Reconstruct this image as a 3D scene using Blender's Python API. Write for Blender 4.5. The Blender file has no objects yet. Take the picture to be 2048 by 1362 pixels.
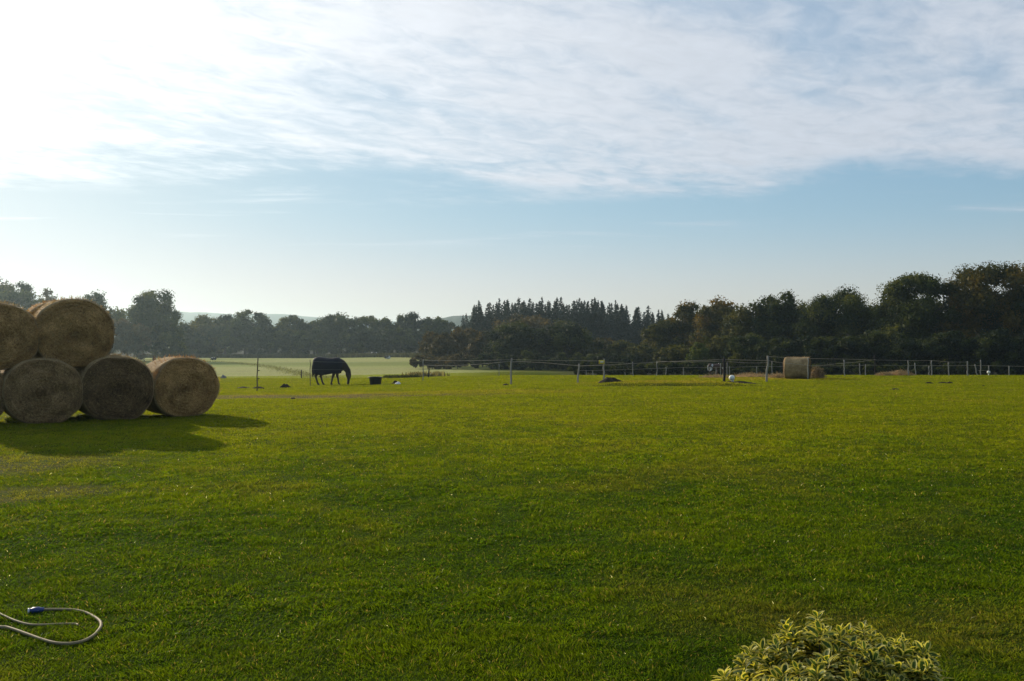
import bpy, math, random
import numpy as np
from mathutils import Vector, Matrix

SC = bpy.context.scene
COL = SC.collection
rad = math.radians
PI = math.pi

# ------------------------------------------------------------------ camera
EYE = 1.6
F = 1800.0            # focal length in photo pixels (photo 2048 wide)
HY = 690.0            # row of the horizon in the photo
SUN_AZ, SUN_EL = rad(-40), rad(20)
SUN = Vector((math.sin(SUN_AZ) * math.cos(SUN_EL), math.cos(SUN_AZ) * math.cos(SUN_EL), math.sin(SUN_EL)))

cam_d = bpy.data.cameras.new("camera")
cam = bpy.data.objects.new("camera", cam_d)
COL.objects.link(cam)
cam.location = (0, 0, EYE)
cam.rotation_euler = (rad(90) + math.atan((HY - 681) / F), 0, 0)
cam_d.sensor_width = 36
cam_d.lens = F / 2048 * 36
cam_d.clip_start = 0.1
cam_d.clip_end = 20000
SC.camera = cam


def PX(px, d):
    return (px - 1024) / F * d


def PZ(py, d):
    return EYE - (py - HY) / F * d


# ------------------------------------------------------------------ noise
def _hash(ix, iy, seed):
    h = (ix.astype(np.int64) * 374761393 + iy.astype(np.int64) * 668265263 + seed * 974634777) & 0xFFFFFFFF
    h = ((h ^ (h >> 13)) * 1274126177) & 0xFFFFFFFF
    h = h ^ (h >> 16)
    return (h & 0xFFFFFF) / float(0xFFFFFF)


def vnoise(x, y, seed=0):
    x = np.asarray(x, float); y = np.asarray(y, float)
    ix = np.floor(x); iy = np.floor(y)
    fx = x - ix; fy = y - iy
    fx = fx * fx * (3 - 2 * fx); fy = fy * fy * (3 - 2 * fy)
    a = _hash(ix, iy, seed); b = _hash(ix + 1, iy, seed)
    c = _hash(ix, iy + 1, seed); d = _hash(ix + 1, iy + 1, seed)
    return (a * (1 - fx) + b * fx) * (1 - fy) + (c * (1 - fx) + d * fx) * fy


def fbm(x, y, seed=0, o=4):
    s = 0; a = 0.5; t = 0
    for i in range(o):
        s = s + a * vnoise(np.asarray(x) * 2 ** i, np.asarray(y) * 2 ** i, seed + i * 17)
        t += a; a *= 0.5
    return s / t


def sstep(a, b, x):
    t = np.clip((np.asarray(x, float) - a) / (b - a), 0, 1)
    return t * t * (3 - 2 * t)


# ------------------------------------------------------------------ terrain
RY = [-5000, 0, 12, 20, 30, 38, 45, 60, 75, 100, 120, 200, 300, 400, 600, 1500, 6000]
RZ = [0, 0, .02, 0, -.06, -.16, -.27, -.45, -.95, -1.9, -2.2, -2.3, 0, 3, 0, 0, 0]
LY = [-5000, 0, 12, 20, 30, 38, 50, 60, 70, 85, 100, 150, 290, 400, 600, 1500, 6000]
LZ = [0, 0, .02, 0, -.13, -.36, -.66, -.86, -1.02, -1.7, -2.6, -2.6, -2.1, -2, 0, 0, 0]


def bank_mask(x, y):
    n = fbm(x * .5, y * .5, 41) - .5
    front = sstep(38.2, 38.8, y + n * 1.0)
    back = 1 - sstep(41, 46, y)
    sides = sstep(3.0, 4.6, x) * (1 - sstep(8.6, 11.5, x))
    return front * back * sides


def gz(x, y):
    x = np.asarray(x, float); y = np.asarray(y, float)
    u = x / np.maximum(y, 15) * 50
    s = sstep(-12, 1, u)
    z = np.interp(y, LY, LZ) * (1 - s) + np.interp(y, RY, RZ) * s
    k = sstep(2, 9, y) * (1 - sstep(70, 130, y))
    z = z + k * (.035 * (fbm(x * .10, y * .10, 3, 3) - .5) + .030 * (fbm(x * .8, y * .8, 9, 2) - .5) + .016 * (fbm(x * 2.6, y * 2.6, 19, 2) - .5))
    z = z + .13 * bank_mask(x, y)
    return z


def g1(x, y):
    return float(gz(np.array([x]), np.array([y]))[0])


def blob(x, y, cx, cy, rx, ry, seed, soft=.6):
    n = fbm(x * 1.3, y * 1.3, seed, 4) - .5
    r = np.sqrt(((x - cx) / rx) ** 2 + ((y - cy) / ry) ** 2) + n * 1.1
    return 1 - sstep(1 - soft, 1 + soft * .5, r)


def mud_mask(x, y):
    m = blob(x, y, -8.2, 30.4, 6.5, 2.0, 51) * 1.0
    m = np.maximum(m, .5 * blob(x, y, -7.2, 12.0, 2.3, 1.1, 53))
    m = np.maximum(m, .55 * blob(x, y, -5.2, 9.6, 1.0, .6, 57))
    return m


def dry_mask(x, y):
    m = .55 * blob(x, y, 2.4, 5.0, 1.3, .7, 61)
    m = np.maximum(m, .95 * blob(x, y, 7.0, 41.5, 4.2, 3.2, 63))
    m = np.maximum(m, .9 * blob(x, y, 15, 52, 5.5, 3.0, 65))
    m = np.maximum(m, .6 * blob(x, y, -3, 33, 8, 2.2, 67))
    m = np.maximum(m, .6 * blob(x, y, 16.8, 39.6, .9, 1.0, 68))
    m = np.maximum(m, .28 * sstep(.60, .80, fbm(x * .8, y * .8, 71)))
    return m


# ------------------------------------------------------------------ mesh helpers
def np_mesh(name, V, faces, mats, tint=None, mat_index=None, smooth=False):
    """faces: list of int arrays (n,k). tint: (nfaces,3) face colours."""
    me = bpy.data.meshes.new(name)
    V = np.asarray(V, np.float32)
    faces = [np.asarray(f, np.int32) for f in faces if len(f)]
    loops = np.concatenate([f.ravel() for f in faces])
    tot = np.concatenate([np.full(len(f), f.shape[1], np.int32) for f in faces])
    start = np.concatenate([[0], np.cumsum(tot)[:-1]]).astype(np.int32)
    me.vertices.add(len(V)); me.vertices.foreach_set("co", V.ravel())
    me.loops.add(len(loops)); me.loops.foreach_set("vertex_index", loops)
    me.polygons.add(len(tot)); me.polygons.foreach_set("loop_start", start)
    if mat_index is not None:
        me.polygons.foreach_set("material_index", np.asarray(mat_index, np.int32))
    if smooth:
        me.polygons.foreach_set("use_smooth", np.ones(len(tot), bool))
    me.update(calc_edges=True)
    for m in (mats if isinstance(mats, (list, tuple)) else [mats]):
        me.materials.append(m)
    if tint is not None:
        a = me.attributes.new("tint", "FLOAT_COLOR", "FACE")
        c = np.ones((len(tot), 4), np.float32); c[:, :3] = tint
        a.data.foreach_set("color", c.ravel())
    return me


class MB:
    """collects pieces of one mesh"""

    def __init__(self):
        self.V = []; self.Q = []; self.T = []; self.n = 0

    def add(self, V, Q=None, T=None):
        V = np.asarray(V, float).reshape(-1, 3)
        self.V.append(V)
        if Q is not None and len(Q): self.Q.append(np.asarray(Q, int) + self.n)
        if T is not None and len(T): self.T.append(np.asarray(T, int) + self.n)
        self.n += len(V)

    def tube(self, pts, r, sides=8, ry=None, cap=True, up=None, jitter=0, rng=None):
        pts = np.asarray(pts, float)
        n = len(pts)
        r = np.broadcast_to(np.asarray(r, float), (n,))
        r2 = r if ry is None else np.broadcast_to(np.asarray(ry, float), (n,))
        tan = np.gradient(pts, axis=0)
        tan /= np.linalg.norm(tan, axis=1)[:, None] + 1e-9
        ref = np.array(up if up is not None else ([0, 0, 1] if abs(tan[:, 2]).mean() < .8 else [1, 0, 0]), float)
        ang = np.linspace(0, 2 * PI, sides, endpoint=False)
        V = np.zeros((n, sides, 3))
        for i in range(n):
            a = np.cross(tan[i], ref); a /= np.linalg.norm(a) + 1e-9
            b = np.cross(a, tan[i])
            k = 1 if not jitter else 1 + jitter * (rng.random(sides) - .5)
            V[i] = pts[i] + (np.cos(ang) * r[i] * k)[:, None] * a + (np.sin(ang) * r2[i] * k)[:, None] * b
        i, j = np.meshgrid(np.arange(n - 1), np.arange(sides), indexing="ij")
        j2 = (j + 1) % sides
        Q = np.stack([i * sides + j, i * sides + j2, (i + 1) * sides + j2, (i + 1) * sides + j], -1).reshape(-1, 4)
        V = V.reshape(-1, 3); T = []
        if cap:
            c0 = len(V); V = np.vstack([V, pts[0], pts[-1]])
            for k in range(sides):
                T.append([c0, (k + 1) % sides, k])
                T.append([c0 + 1, (n - 1) * sides + k, (n - 1) * sides + (k + 1) % sides])
        self.add(V, Q, T)

    def box(self, lo, hi):
        x0, y0, z0 = lo; x1, y1, z1 = hi
        V = [(x0, y0, z0), (x1, y0, z0), (x1, y1, z0), (x0, y1, z0), (x0, y0, z1), (x1, y0, z1), (x1, y1, z1), (x0, y1, z1)]
        Q = [(0, 3, 2, 1), (4, 5, 6, 7), (0, 1, 5, 4), (1, 2, 6, 5), (2, 3, 7, 6), (3, 0, 4, 7)]
        self.add(V, Q)

    def ribbon(self, pts, hgt, thick):
        """flat tape standing on edge along pts"""
        pts = np.asarray(pts, float); n = len(pts)
        tan = np.gradient(pts, axis=0); tan[:, 2] = 0
        tan /= np.linalg.norm(tan, axis=1)[:, None] + 1e-9
        side = np.stack([-tan[:, 1], tan[:, 0], 0 * tan[:, 0]], 1)
        ph = np.cumsum(np.full(n, .22))
        tw = .45 * np.sin(ph)                   # tape twists a little along its run
        up = np.stack([side[:, 0] * np.sin(tw), side[:, 1] * np.sin(tw), np.cos(tw)], 1)
        o = side * thick / 2; u = up * hgt / 2
        V = np.stack([pts - o - u, pts + o - u, pts + o + u, pts - o + u], 1).reshape(-1, 3)
        Q = []
        for i in range(n - 1):
            for k in range(4):
                Q.append([i * 4 + k, i * 4 + (k + 1) % 4, (i + 1) * 4 + (k + 1) % 4, (i + 1) * 4 + k])
        Q.append([0, 3, 2, 1]); e = (n - 1) * 4; Q.append([e, e + 1, e + 2, e + 3])
        self.add(V, Q)

    def mesh(self, name, mat, smooth=True, off=(0, 0, 0)):
        V = np.vstack(self.V) - np.asarray(off, float)
        fs = []
        if self.Q: fs.append(np.vstack(self.Q))
        if self.T: fs.append(np.vstack(self.T))
        return np_mesh(name, V, fs, mat, smooth=smooth)


def obj(name, me, parent=None):
    o = bpy.data.objects.new(name, me)
    COL.objects.link(o)
    if parent is not None: o.parent = parent
    return o


def tag(o, label=None, cat=None, group=None, kind=None):
    if label: o["label"] = label
    if cat: o["category"] = cat
    if group: o["group"] = group
    if kind: o["kind"] = kind
    return o


def thing(name, label, cat, loc=(0, 0, 0), group=None):
    o = bpy.data.objects.new(name, None)
    COL.objects.link(o)
    o.empty_display_size = .2
    o.location = loc
    return tag(o, label, cat, group)


# ------------------------------------------------------------------ materials
def new_mat(name):
    m = bpy.data.materials.new(name); m.use_nodes = True
    nt = m.node_tree; nt.nodes.clear()
    out = nt.nodes.new("ShaderNodeOutputMaterial")
    return m, nt, out


def N(nt, t, **kw):
    n = nt.nodes.new(t)
    for k, v in kw.items():
        if k in n.inputs.keys(): n.inputs[k].default_value = v
        else: setattr(n, k, v)
    return n


def ramp(nt, fac, stops):
    r = nt.nodes.new("ShaderNodeValToRGB")
    e = r.color_ramp.elements
    while len(e) < len(stops): e.new(.5)
    for el, (p, c) in zip(e, stops):
        el.position = p; el.color = (*c, 1)
    nt.links.new(fac, r.inputs[0])
    return r.outputs[0]


def simple_mat(name, stops, scale=5, rough=.8, spec=.3, bump=.0, detail=6, stretch=(1, 1, 1), metal=0, dist=0):
    m, nt, out = new_mat(name)
    tc = N(nt, "ShaderNodeTexCoord")
    mp = N(nt, "ShaderNodeMapping"); mp.inputs["Scale"].default_value = stretch
    nt.links.new(tc.outputs["Object"], mp.inputs[0])
    nz = N(nt, "ShaderNodeTexNoise", Scale=scale, Detail=detail, Roughness=.6, Distortion=dist)
    nt.links.new(mp.outputs[0], nz.inputs["Vector"])
    c = ramp(nt, nz.outputs["Fac"], stops)
    b = N(nt, "ShaderNodeBsdfPrincipled", Roughness=rough, Metallic=metal)
    b.inputs["Specular IOR Level"].default_value = spec
    nt.links.new(c, b.inputs["Base Color"])
    if bump:
        bp = N(nt, "ShaderNodeBump", Strength=1.0, Distance=bump)
        nt.links.new(nz.outputs["Fac"], bp.inputs["Height"])
        nt.links.new(bp.outputs[0], b.inputs["Normal"])
    nt.links.new(b.outputs[0], out.inputs[0])
    return m


def leaf_mat(name, base=(1, 1, 1), trans=(1.5, 1.5, 1.0), tfac=.45, rough=.45, spec=.4, attr=True, obj_var=0.0):
    """thin leaf: colour from the face attribute, part of the light passes through"""
    m, nt, out = new_mat(name)
    L = nt.links
    if attr:
        at = N(nt, "ShaderNodeAttribute", attribute_name="tint"); col = at.outputs["Color"]
    else:
        rg = N(nt, "ShaderNodeRGB"); rg.outputs[0].default_value = (1, 1, 1, 1); col = rg.outputs[0]
    mb = N(nt, "ShaderNodeMix", data_type="RGBA", blend_type="MULTIPLY"); mb.inputs[0].default_value = 1
    L.new(col, mb.inputs[6]); mb.inputs[7].default_value = (*base, 1)
    col = mb.outputs[2]
    if obj_var:
        oi = N(nt, "ShaderNodeObjectInfo")
        hs = N(nt, "ShaderNodeHueSaturation")
        mr = N(nt, "ShaderNodeMapRange"); mr.inputs[3].default_value = 1 - obj_var; mr.inputs[4].default_value = 1 + obj_var
        L.new(oi.outputs["Random"], mr.inputs[0]); L.new(mr.outputs[0], hs.inputs["Value"]); L.new(col, hs.inputs["Color"])
        col = hs.outputs[0]
    mt = N(nt, "ShaderNodeMix", data_type="RGBA", blend_type="MULTIPLY"); mt.inputs[0].default_value = 1
    L.new(col, mt.inputs[6]); mt.inputs[7].default_value = (*trans, 1)
    p = N(nt, "ShaderNodeBsdfPrincipled", Roughness=rough); p.inputs["Specular IOR Level"].default_value = spec
    L.new(col, p.inputs["Base Color"])
    t = N(nt, "ShaderNodeBsdfTranslucent"); L.new(mt.outputs[2], t.inputs["Color"])
    ms = N(nt, "ShaderNodeMixShader"); ms.inputs[0].default_value = tfac
    L.new(p.outputs[0], ms.inputs[1]); L.new(t.outputs[0], ms.inputs[2])
    L.new(ms.outputs[0], out.inputs[0])
    return m


M = {}
M["grass"] = leaf_mat("grass_blades", trans=(2.1, 2.0, .9), tfac=.58, rough=.7, spec=.03)
M["leaves"] = leaf_mat("tree_leaves", trans=(1.7, 1.5, .7), tfac=.32, rough=.6, spec=.08)
M["needles"] = leaf_mat("conifer_needles", trans=(1.2, 1.2, .8), tfac=.2, rough=.6, spec=.2)
M["bark"] = simple_mat("bark", [(.3, (.03, .024, .018)), (.7, (.09, .075, .06))], 6, .9, .1, .02, stretch=(1, 1, .25))
M["wood"] = simple_mat("weathered_wood", [(.25, (.16, .15, .12)), (.6, (.30, .28, .24)), (.8, (.22, .22, .16))], 9, .85, .2, .004, stretch=(3, 3, .4))
M["darkwood"] = simple_mat("dark_tarred_wood", [(.3, (.012, .011, .012)), (.7, (.035, .03, .028))], 9, .8, .2, .004, stretch=(3, 3, .4))
M["plastic"] = simple_mat("pale_plastic_stake", [(.3, (.14, .14, .125)), (.7, (.23, .23, .205))], 12, .5, .4)
M["metal"] = simple_mat("rusty_metal_stake", [(.3, (.06, .045, .03)), (.7, (.14, .11, .07))], 14, .7, .3)
M["tape"] = simple_mat("white_fence_tape", [(.3, (.12, .12, .115)), (.7, (.20, .20, .19))], 3, .6, .3)
M["soil"] = simple_mat("dark_soil", [(.3, (.012, .010, .006)), (.7, (.035, .03, .016))], 7, .95, .1, .02)
M["hay"] = None


M["tape"] = leaf_mat("thin_pale_tape", base=(.20, .20, .185), trans=(1.9, 1.9, 1.8), tfac=.6, rough=.6, spec=.1, attr=False)


def hay_mat(name, a, b, c, scale=26):
    m, nt, out = new_mat(name); L = nt.links
    tc = N(nt, "ShaderNodeTexCoord")
    n1 = N(nt, "ShaderNodeTexNoise", Scale=scale, Detail=8, Roughness=.75, Distortion=2.2)
    n2 = N(nt, "ShaderNodeTexNoise", Scale=2.2, Detail=4, Roughness=.6)
    L.new(tc.outputs["Object"], n1.inputs["Vector"]); L.new(tc.outputs["Object"], n2.inputs["Vector"])
    c1 = ramp(nt, n1.outputs["Fac"], [(.36, a), (.5, b), (.64, c)])
    c2 = ramp(nt, n2.outputs["Fac"], [(.32, (.45, .42, .40)), (.66, (1.1, 1.08, 1.05))])
    mx = N(nt, "ShaderNodeMix", data_type="RGBA", blend_type="MULTIPLY"); mx.inputs[0].default_value = 1
    L.new(c1, mx.inputs[6]); L.new(c2, mx.inputs[7])
    p = N(nt, "ShaderNodeBsdfPrincipled", Roughness=.85); p.inputs["Specular IOR Level"].default_value = .15
    L.new(mx.outputs[2], p.inputs["Base Color"])
    bp = N(nt, "ShaderNodeBump", Strength=1, Distance=.03); L.new(n1.outputs["Fac"], bp.inputs["Height"]); L.new(bp.outputs[0], p.inputs["Normal"])
    L.new(p.outputs[0], out.inputs[0])
    return m


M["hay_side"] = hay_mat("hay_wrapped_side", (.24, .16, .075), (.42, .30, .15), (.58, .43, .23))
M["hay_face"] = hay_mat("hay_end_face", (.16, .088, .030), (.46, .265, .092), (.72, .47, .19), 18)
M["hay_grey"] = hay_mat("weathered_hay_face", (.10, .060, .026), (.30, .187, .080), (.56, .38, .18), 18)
M["hay_dark"] = hay_mat("dark_hay_face", (.05, .030, .015), (.17, .105, .048), (.34, .22, .10), 18)  # darkest of the hay face tones
M["straw"] = leaf_mat("loose_straw", trans=(1.3, 1.2, .9), tfac=.35, rough=.6, spec=.3)


def ground_mat():
    m, nt, out = new_mat("ground_turf"); L = nt.links
    at = N(nt, "ShaderNodeAttribute", attribute_name="soil_colour")
    tc = N(nt, "ShaderNodeTexCoord")
    n1 = N(nt, "ShaderNodeTexNoise", Scale=1.6, Detail=10, Roughness=.7); L.new(tc.outputs["Object"], n1.inputs["Vector"])
    n2 = N(nt, "ShaderNodeTexNoise", Scale=28, Detail=6, Roughness=.7); L.new(tc.outputs["Object"], n2.inputs["Vector"])
    c1 = ramp(nt, n1.outputs["Fac"], [(.3, (.65, .65, .6)), (.7, (1.3, 1.25, 1.2))])
    c2 = ramp(nt, n2.outputs["Fac"], [(.3, (.6, .6, .6)), (.7, (1.35, 1.3, 1.3))])
    a = N(nt, "ShaderNodeMix", data_type="RGBA", blend_type="MULTIPLY"); a.inputs[0].default_value = 1
    b = N(nt, "ShaderNodeMix", data_type="RGBA", blend_type="MULTIPLY"); b.inputs[0].default_value = 1
    L.new(at.outputs["Color"], a.inputs[6]); L.new(c1, a.inputs[7]); L.new(a.outputs[2], b.inputs[6]); L.new(c2, b.inputs[7])
    p = N(nt, "ShaderNodeBsdfPrincipled", Roughness=1.0); p.inputs["Specular IOR Level"].default_value = .02
    L.new(b.outputs[2], p.inputs["Base Color"])
    bp = N(nt, "ShaderNodeBump", Strength=.8, Distance=.06); L.new(n1.outputs["Fac"], bp.inputs["Height"]); L.new(bp.outputs[0], p.inputs["Normal"])
    L.new(p.outputs[0], out.inputs[0])
    return m


# ------------------------------------------------------------------ ground sheet
def grow(start, step, end, k=1.16):
    out = []; v = start
    while v < end:
        v += step; step *= k; out.append(v)
    return out


xs = np.arange(-46, 46.01, .36)
xs = np.array([-v for v in grow(46, .5, 6500)][::-1] + list(xs) + grow(46, .5, 6500))
ys = np.arange(-4, 76, .24)
ys = np.array([-v for v in grow(4, .5, 6500)][::-1] + list(ys) + grow(76, .5, 6500, 1.05))
GX, GY = np.meshgrid(xs, ys)
GZ = gz(GX, GY)
nx, ny = len(xs), len(ys)
gi, gj = np.meshgrid(np.arange(ny - 1), np.arange(nx - 1), indexing="ij")
GQ = np.stack([gi * nx + gj, gi * nx + gj + 1, (gi + 1) * nx + gj + 1, (gi + 1) * nx + gj], -1).reshape(-1, 4)
gme = np_mesh("ground", np.stack([GX, GY, GZ], -1).reshape(-1, 3), [GQ], ground_mat(), smooth=True)


def lerp3(c, target, m):
    return c * (1 - m[..., None]) + np.array(target) * m[..., None]


fx, fy = GX.ravel(), GY.ravel()
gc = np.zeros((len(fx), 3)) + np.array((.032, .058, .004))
gc = lerp3(gc, (.10, .118, .006), sstep(9, 30, fy))  # turf colour brightened with distance, backlit look painted in
fld = sstep(66, 100, fy + 8 * (fbm(fx * .06, fy * .06, 5) - .5)) * sstep(1, -5, fx / np.maximum(fy, 15) * 50)
pale = fbm(fx * .012, fy * .05, 15, 4)
gc = lerp3(gc, (.245, .305, .08), fld)
gc = lerp3(gc, (.29, .31, .115), fld * sstep(.45, .62, pale))
gc = lerp3(gc, (.17, .20, .055), fld * sstep(.56, .40, pale) * .8)
gc = lerp3(gc, (.115, .085, .052), mud_mask(fx, fy) * sstep(.30, .62, fbm(fx * 1.7, fy * 3.2, 55, 4)))
gc = lerp3(gc, (.11, .085, .035), .3 * dry_mask(fx, fy))
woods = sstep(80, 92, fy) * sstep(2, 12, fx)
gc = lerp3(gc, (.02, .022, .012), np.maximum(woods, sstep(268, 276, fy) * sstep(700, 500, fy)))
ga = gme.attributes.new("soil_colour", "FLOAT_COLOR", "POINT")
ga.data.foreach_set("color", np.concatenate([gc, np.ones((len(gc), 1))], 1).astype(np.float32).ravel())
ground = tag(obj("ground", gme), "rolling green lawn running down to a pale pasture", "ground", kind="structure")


# ------------------------------------------------------------------ grass blades
def make_grass():
    rng = np.random.default_rng(5)
    n0, p = 23000.0, 1.68
    dmin, dmax = 2.2, 125.0
    half, back = rad(39), 5.0                    # fan that opens from a point behind the viewer, so it is wide near by too
    gr = np.geomspace(dmin, dmax, 400)
    dens_r = n0 * (4 / gr) ** p * (gr + back)
    cdf = np.concatenate([[0], np.cumsum((dens_r[1:] + dens_r[:-1]) / 2 * np.diff(gr))])
    Ntot = int(cdf[-1] * 2 * half)
    u = rng.random(Ntot)
    r_ = np.interp(u * cdf[-1], cdf, gr) + back
    th = (rng.random(Ntot) * 2 - 1) * half
    x = r_ * np.sin(th); y = r_ * np.cos(th) - back
    d = np.hypot(x, y)
    outer = np.abs(x) > .60 * y + .7
    ok = (y > 1.2) & ~(outer & (rng.random(Ntot) < .62))
    x, y, d, outer = x[ok], y[ok], d[ok], outer[ok]; Ntot = len(x)
    mud = mud_mask(x, y); dry = dry_mask(x, y); bank = bank_mask(x, y)
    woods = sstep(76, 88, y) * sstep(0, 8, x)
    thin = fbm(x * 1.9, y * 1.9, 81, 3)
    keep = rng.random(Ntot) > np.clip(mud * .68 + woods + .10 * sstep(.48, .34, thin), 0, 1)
    # nothing grows under the bales
    keep &= ~((x > -12) & (x < -6.8) & (y > 19.0) & (y < 21) & (y - 19.2 > (x + 9.2) * .62) & (rng.random(len(x)) < .7))
    x, y, d, mud, dry, bank, thin, outer = [a[keep] for a in (x, y, d, mud, dry, bank, thin, outer)]
    n = len(x)
    z = gz(x, y)
    big = fbm(x * .16, y * .16, 91, 3); mid = fbm(x * .75, y * .75, 93, 3); fine = fbm(x * 4.0, y * 4.0, 95, 2)
    tuft = sstep(.42, .70, fine) * .9 + sstep(.5, .75, mid) * .25 + .5 * sstep(.5, .8, fbm(x * 9, y * 9, 99, 2))
    h = (.017 + .019 * rng.random(n)) * (.78 + .55 * tuft) * (1 + .35 * np.minimum(d, 60) / 60)
    h *= 1 + .9 * bank + .8 * sstep(62, 80, y)
    h *= 1 - .5 * mud
    w = .0036 * (d / 4) ** .86 * (.7 + .6 * rng.random(n))
    w = np.where(outer, w * 1.8, w)
    clover = (rng.random(n) < (.05 + .35 * sstep(.5, .72, fbm(x * 1.1, y * 1.1, 101, 3))) * (d < 18)) & (mud < .3)
    w = np.where(clover, w * 2.3, w); h = np.where(clover, h * .8, h)
    far = sstep(8.5, 17, d + 2.6 * (fbm(x * .3, y * .3, 97, 3) - .5))  # drives a brighter blade tint that paints in the distant backlit look
    az = rng.random(n) * 2 * PI
    lean = .30 + 1.0 * rng.random(n)
    lean = np.where(clover, 1.0 + .5 * rng.random(n), lean)
    la = 2 * PI * (2.2 * fbm(x * 5, y * 5, 103, 2)) + rng.normal(size=n) * .9
    ax, ay = np.cos(az), np.sin(az)
    lx, ly = np.cos(la) * lean, np.sin(la) * lean
    V = np.zeros((n, 5, 3))
    z0 = z - .006
    for k, (t, ww, lt) in enumerate([(0, -.5, 0), (0, .5, 0), (.55, .42, .34), (.55, -.42, .34), (1, 0, 1.0)]):
        V[:, k, 0] = x + ax * w * ww + lx * h * lt
        V[:, k, 1] = y + ay * w * ww + ly * h * lt
        V[:, k, 2] = z0 + h * t * (1 - .28 * lt * np.minimum(lean, 1.2))
    idx = np.arange(n)[:, None] * 5
    Qf = idx + np.array([[0, 1, 2, 3]]); Tf = idx + np.array([[3, 2, 4]])
    c = np.zeros((n, 3)) + np.array((.046, .082, .003))
    r = rng.random(n)
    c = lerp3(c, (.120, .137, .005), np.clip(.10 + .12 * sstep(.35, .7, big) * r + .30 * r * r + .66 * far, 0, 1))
    c = lerp3(c, (.022, .052, .005), np.clip((.35 * sstep(.6, .38, mid) + .30 * sstep(.55, .35, fine)) * (1 - far * .45), 0, 1))
    c = lerp3(c, (.17, .13, .03), np.clip(dry * (.3 + .6 * rng.random(n)), 0, 1))
    c = lerp3(c, (.20, .15, .055), (rng.random(n) < .045).astype(float) * .8)
    c = lerp3(c, (.15, .105, .06), mud * .5)
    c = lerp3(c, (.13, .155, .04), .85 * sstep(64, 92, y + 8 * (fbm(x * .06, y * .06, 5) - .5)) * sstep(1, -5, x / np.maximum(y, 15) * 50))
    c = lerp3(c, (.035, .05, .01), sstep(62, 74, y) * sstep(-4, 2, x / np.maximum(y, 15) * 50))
    c = np.where(clover[:, None], c * np.array((.80, 1.05, 1.2)), c)
    c = lerp3(c, (.5, .5, .38), (rng.random(n) < .0010) * (d < 16) * 1.0)  # a few near blades painted pale to imitate dew glints
    c *= (.90 + .5 * rng.random(n))[:, None]
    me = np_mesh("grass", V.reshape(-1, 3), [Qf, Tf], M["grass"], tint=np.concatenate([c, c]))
    o = obj("grass", me)
    tag(o, "short mown green grass covering the whole lawn", "grass", kind="stuff")
    return n


NG = make_grass()


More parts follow.
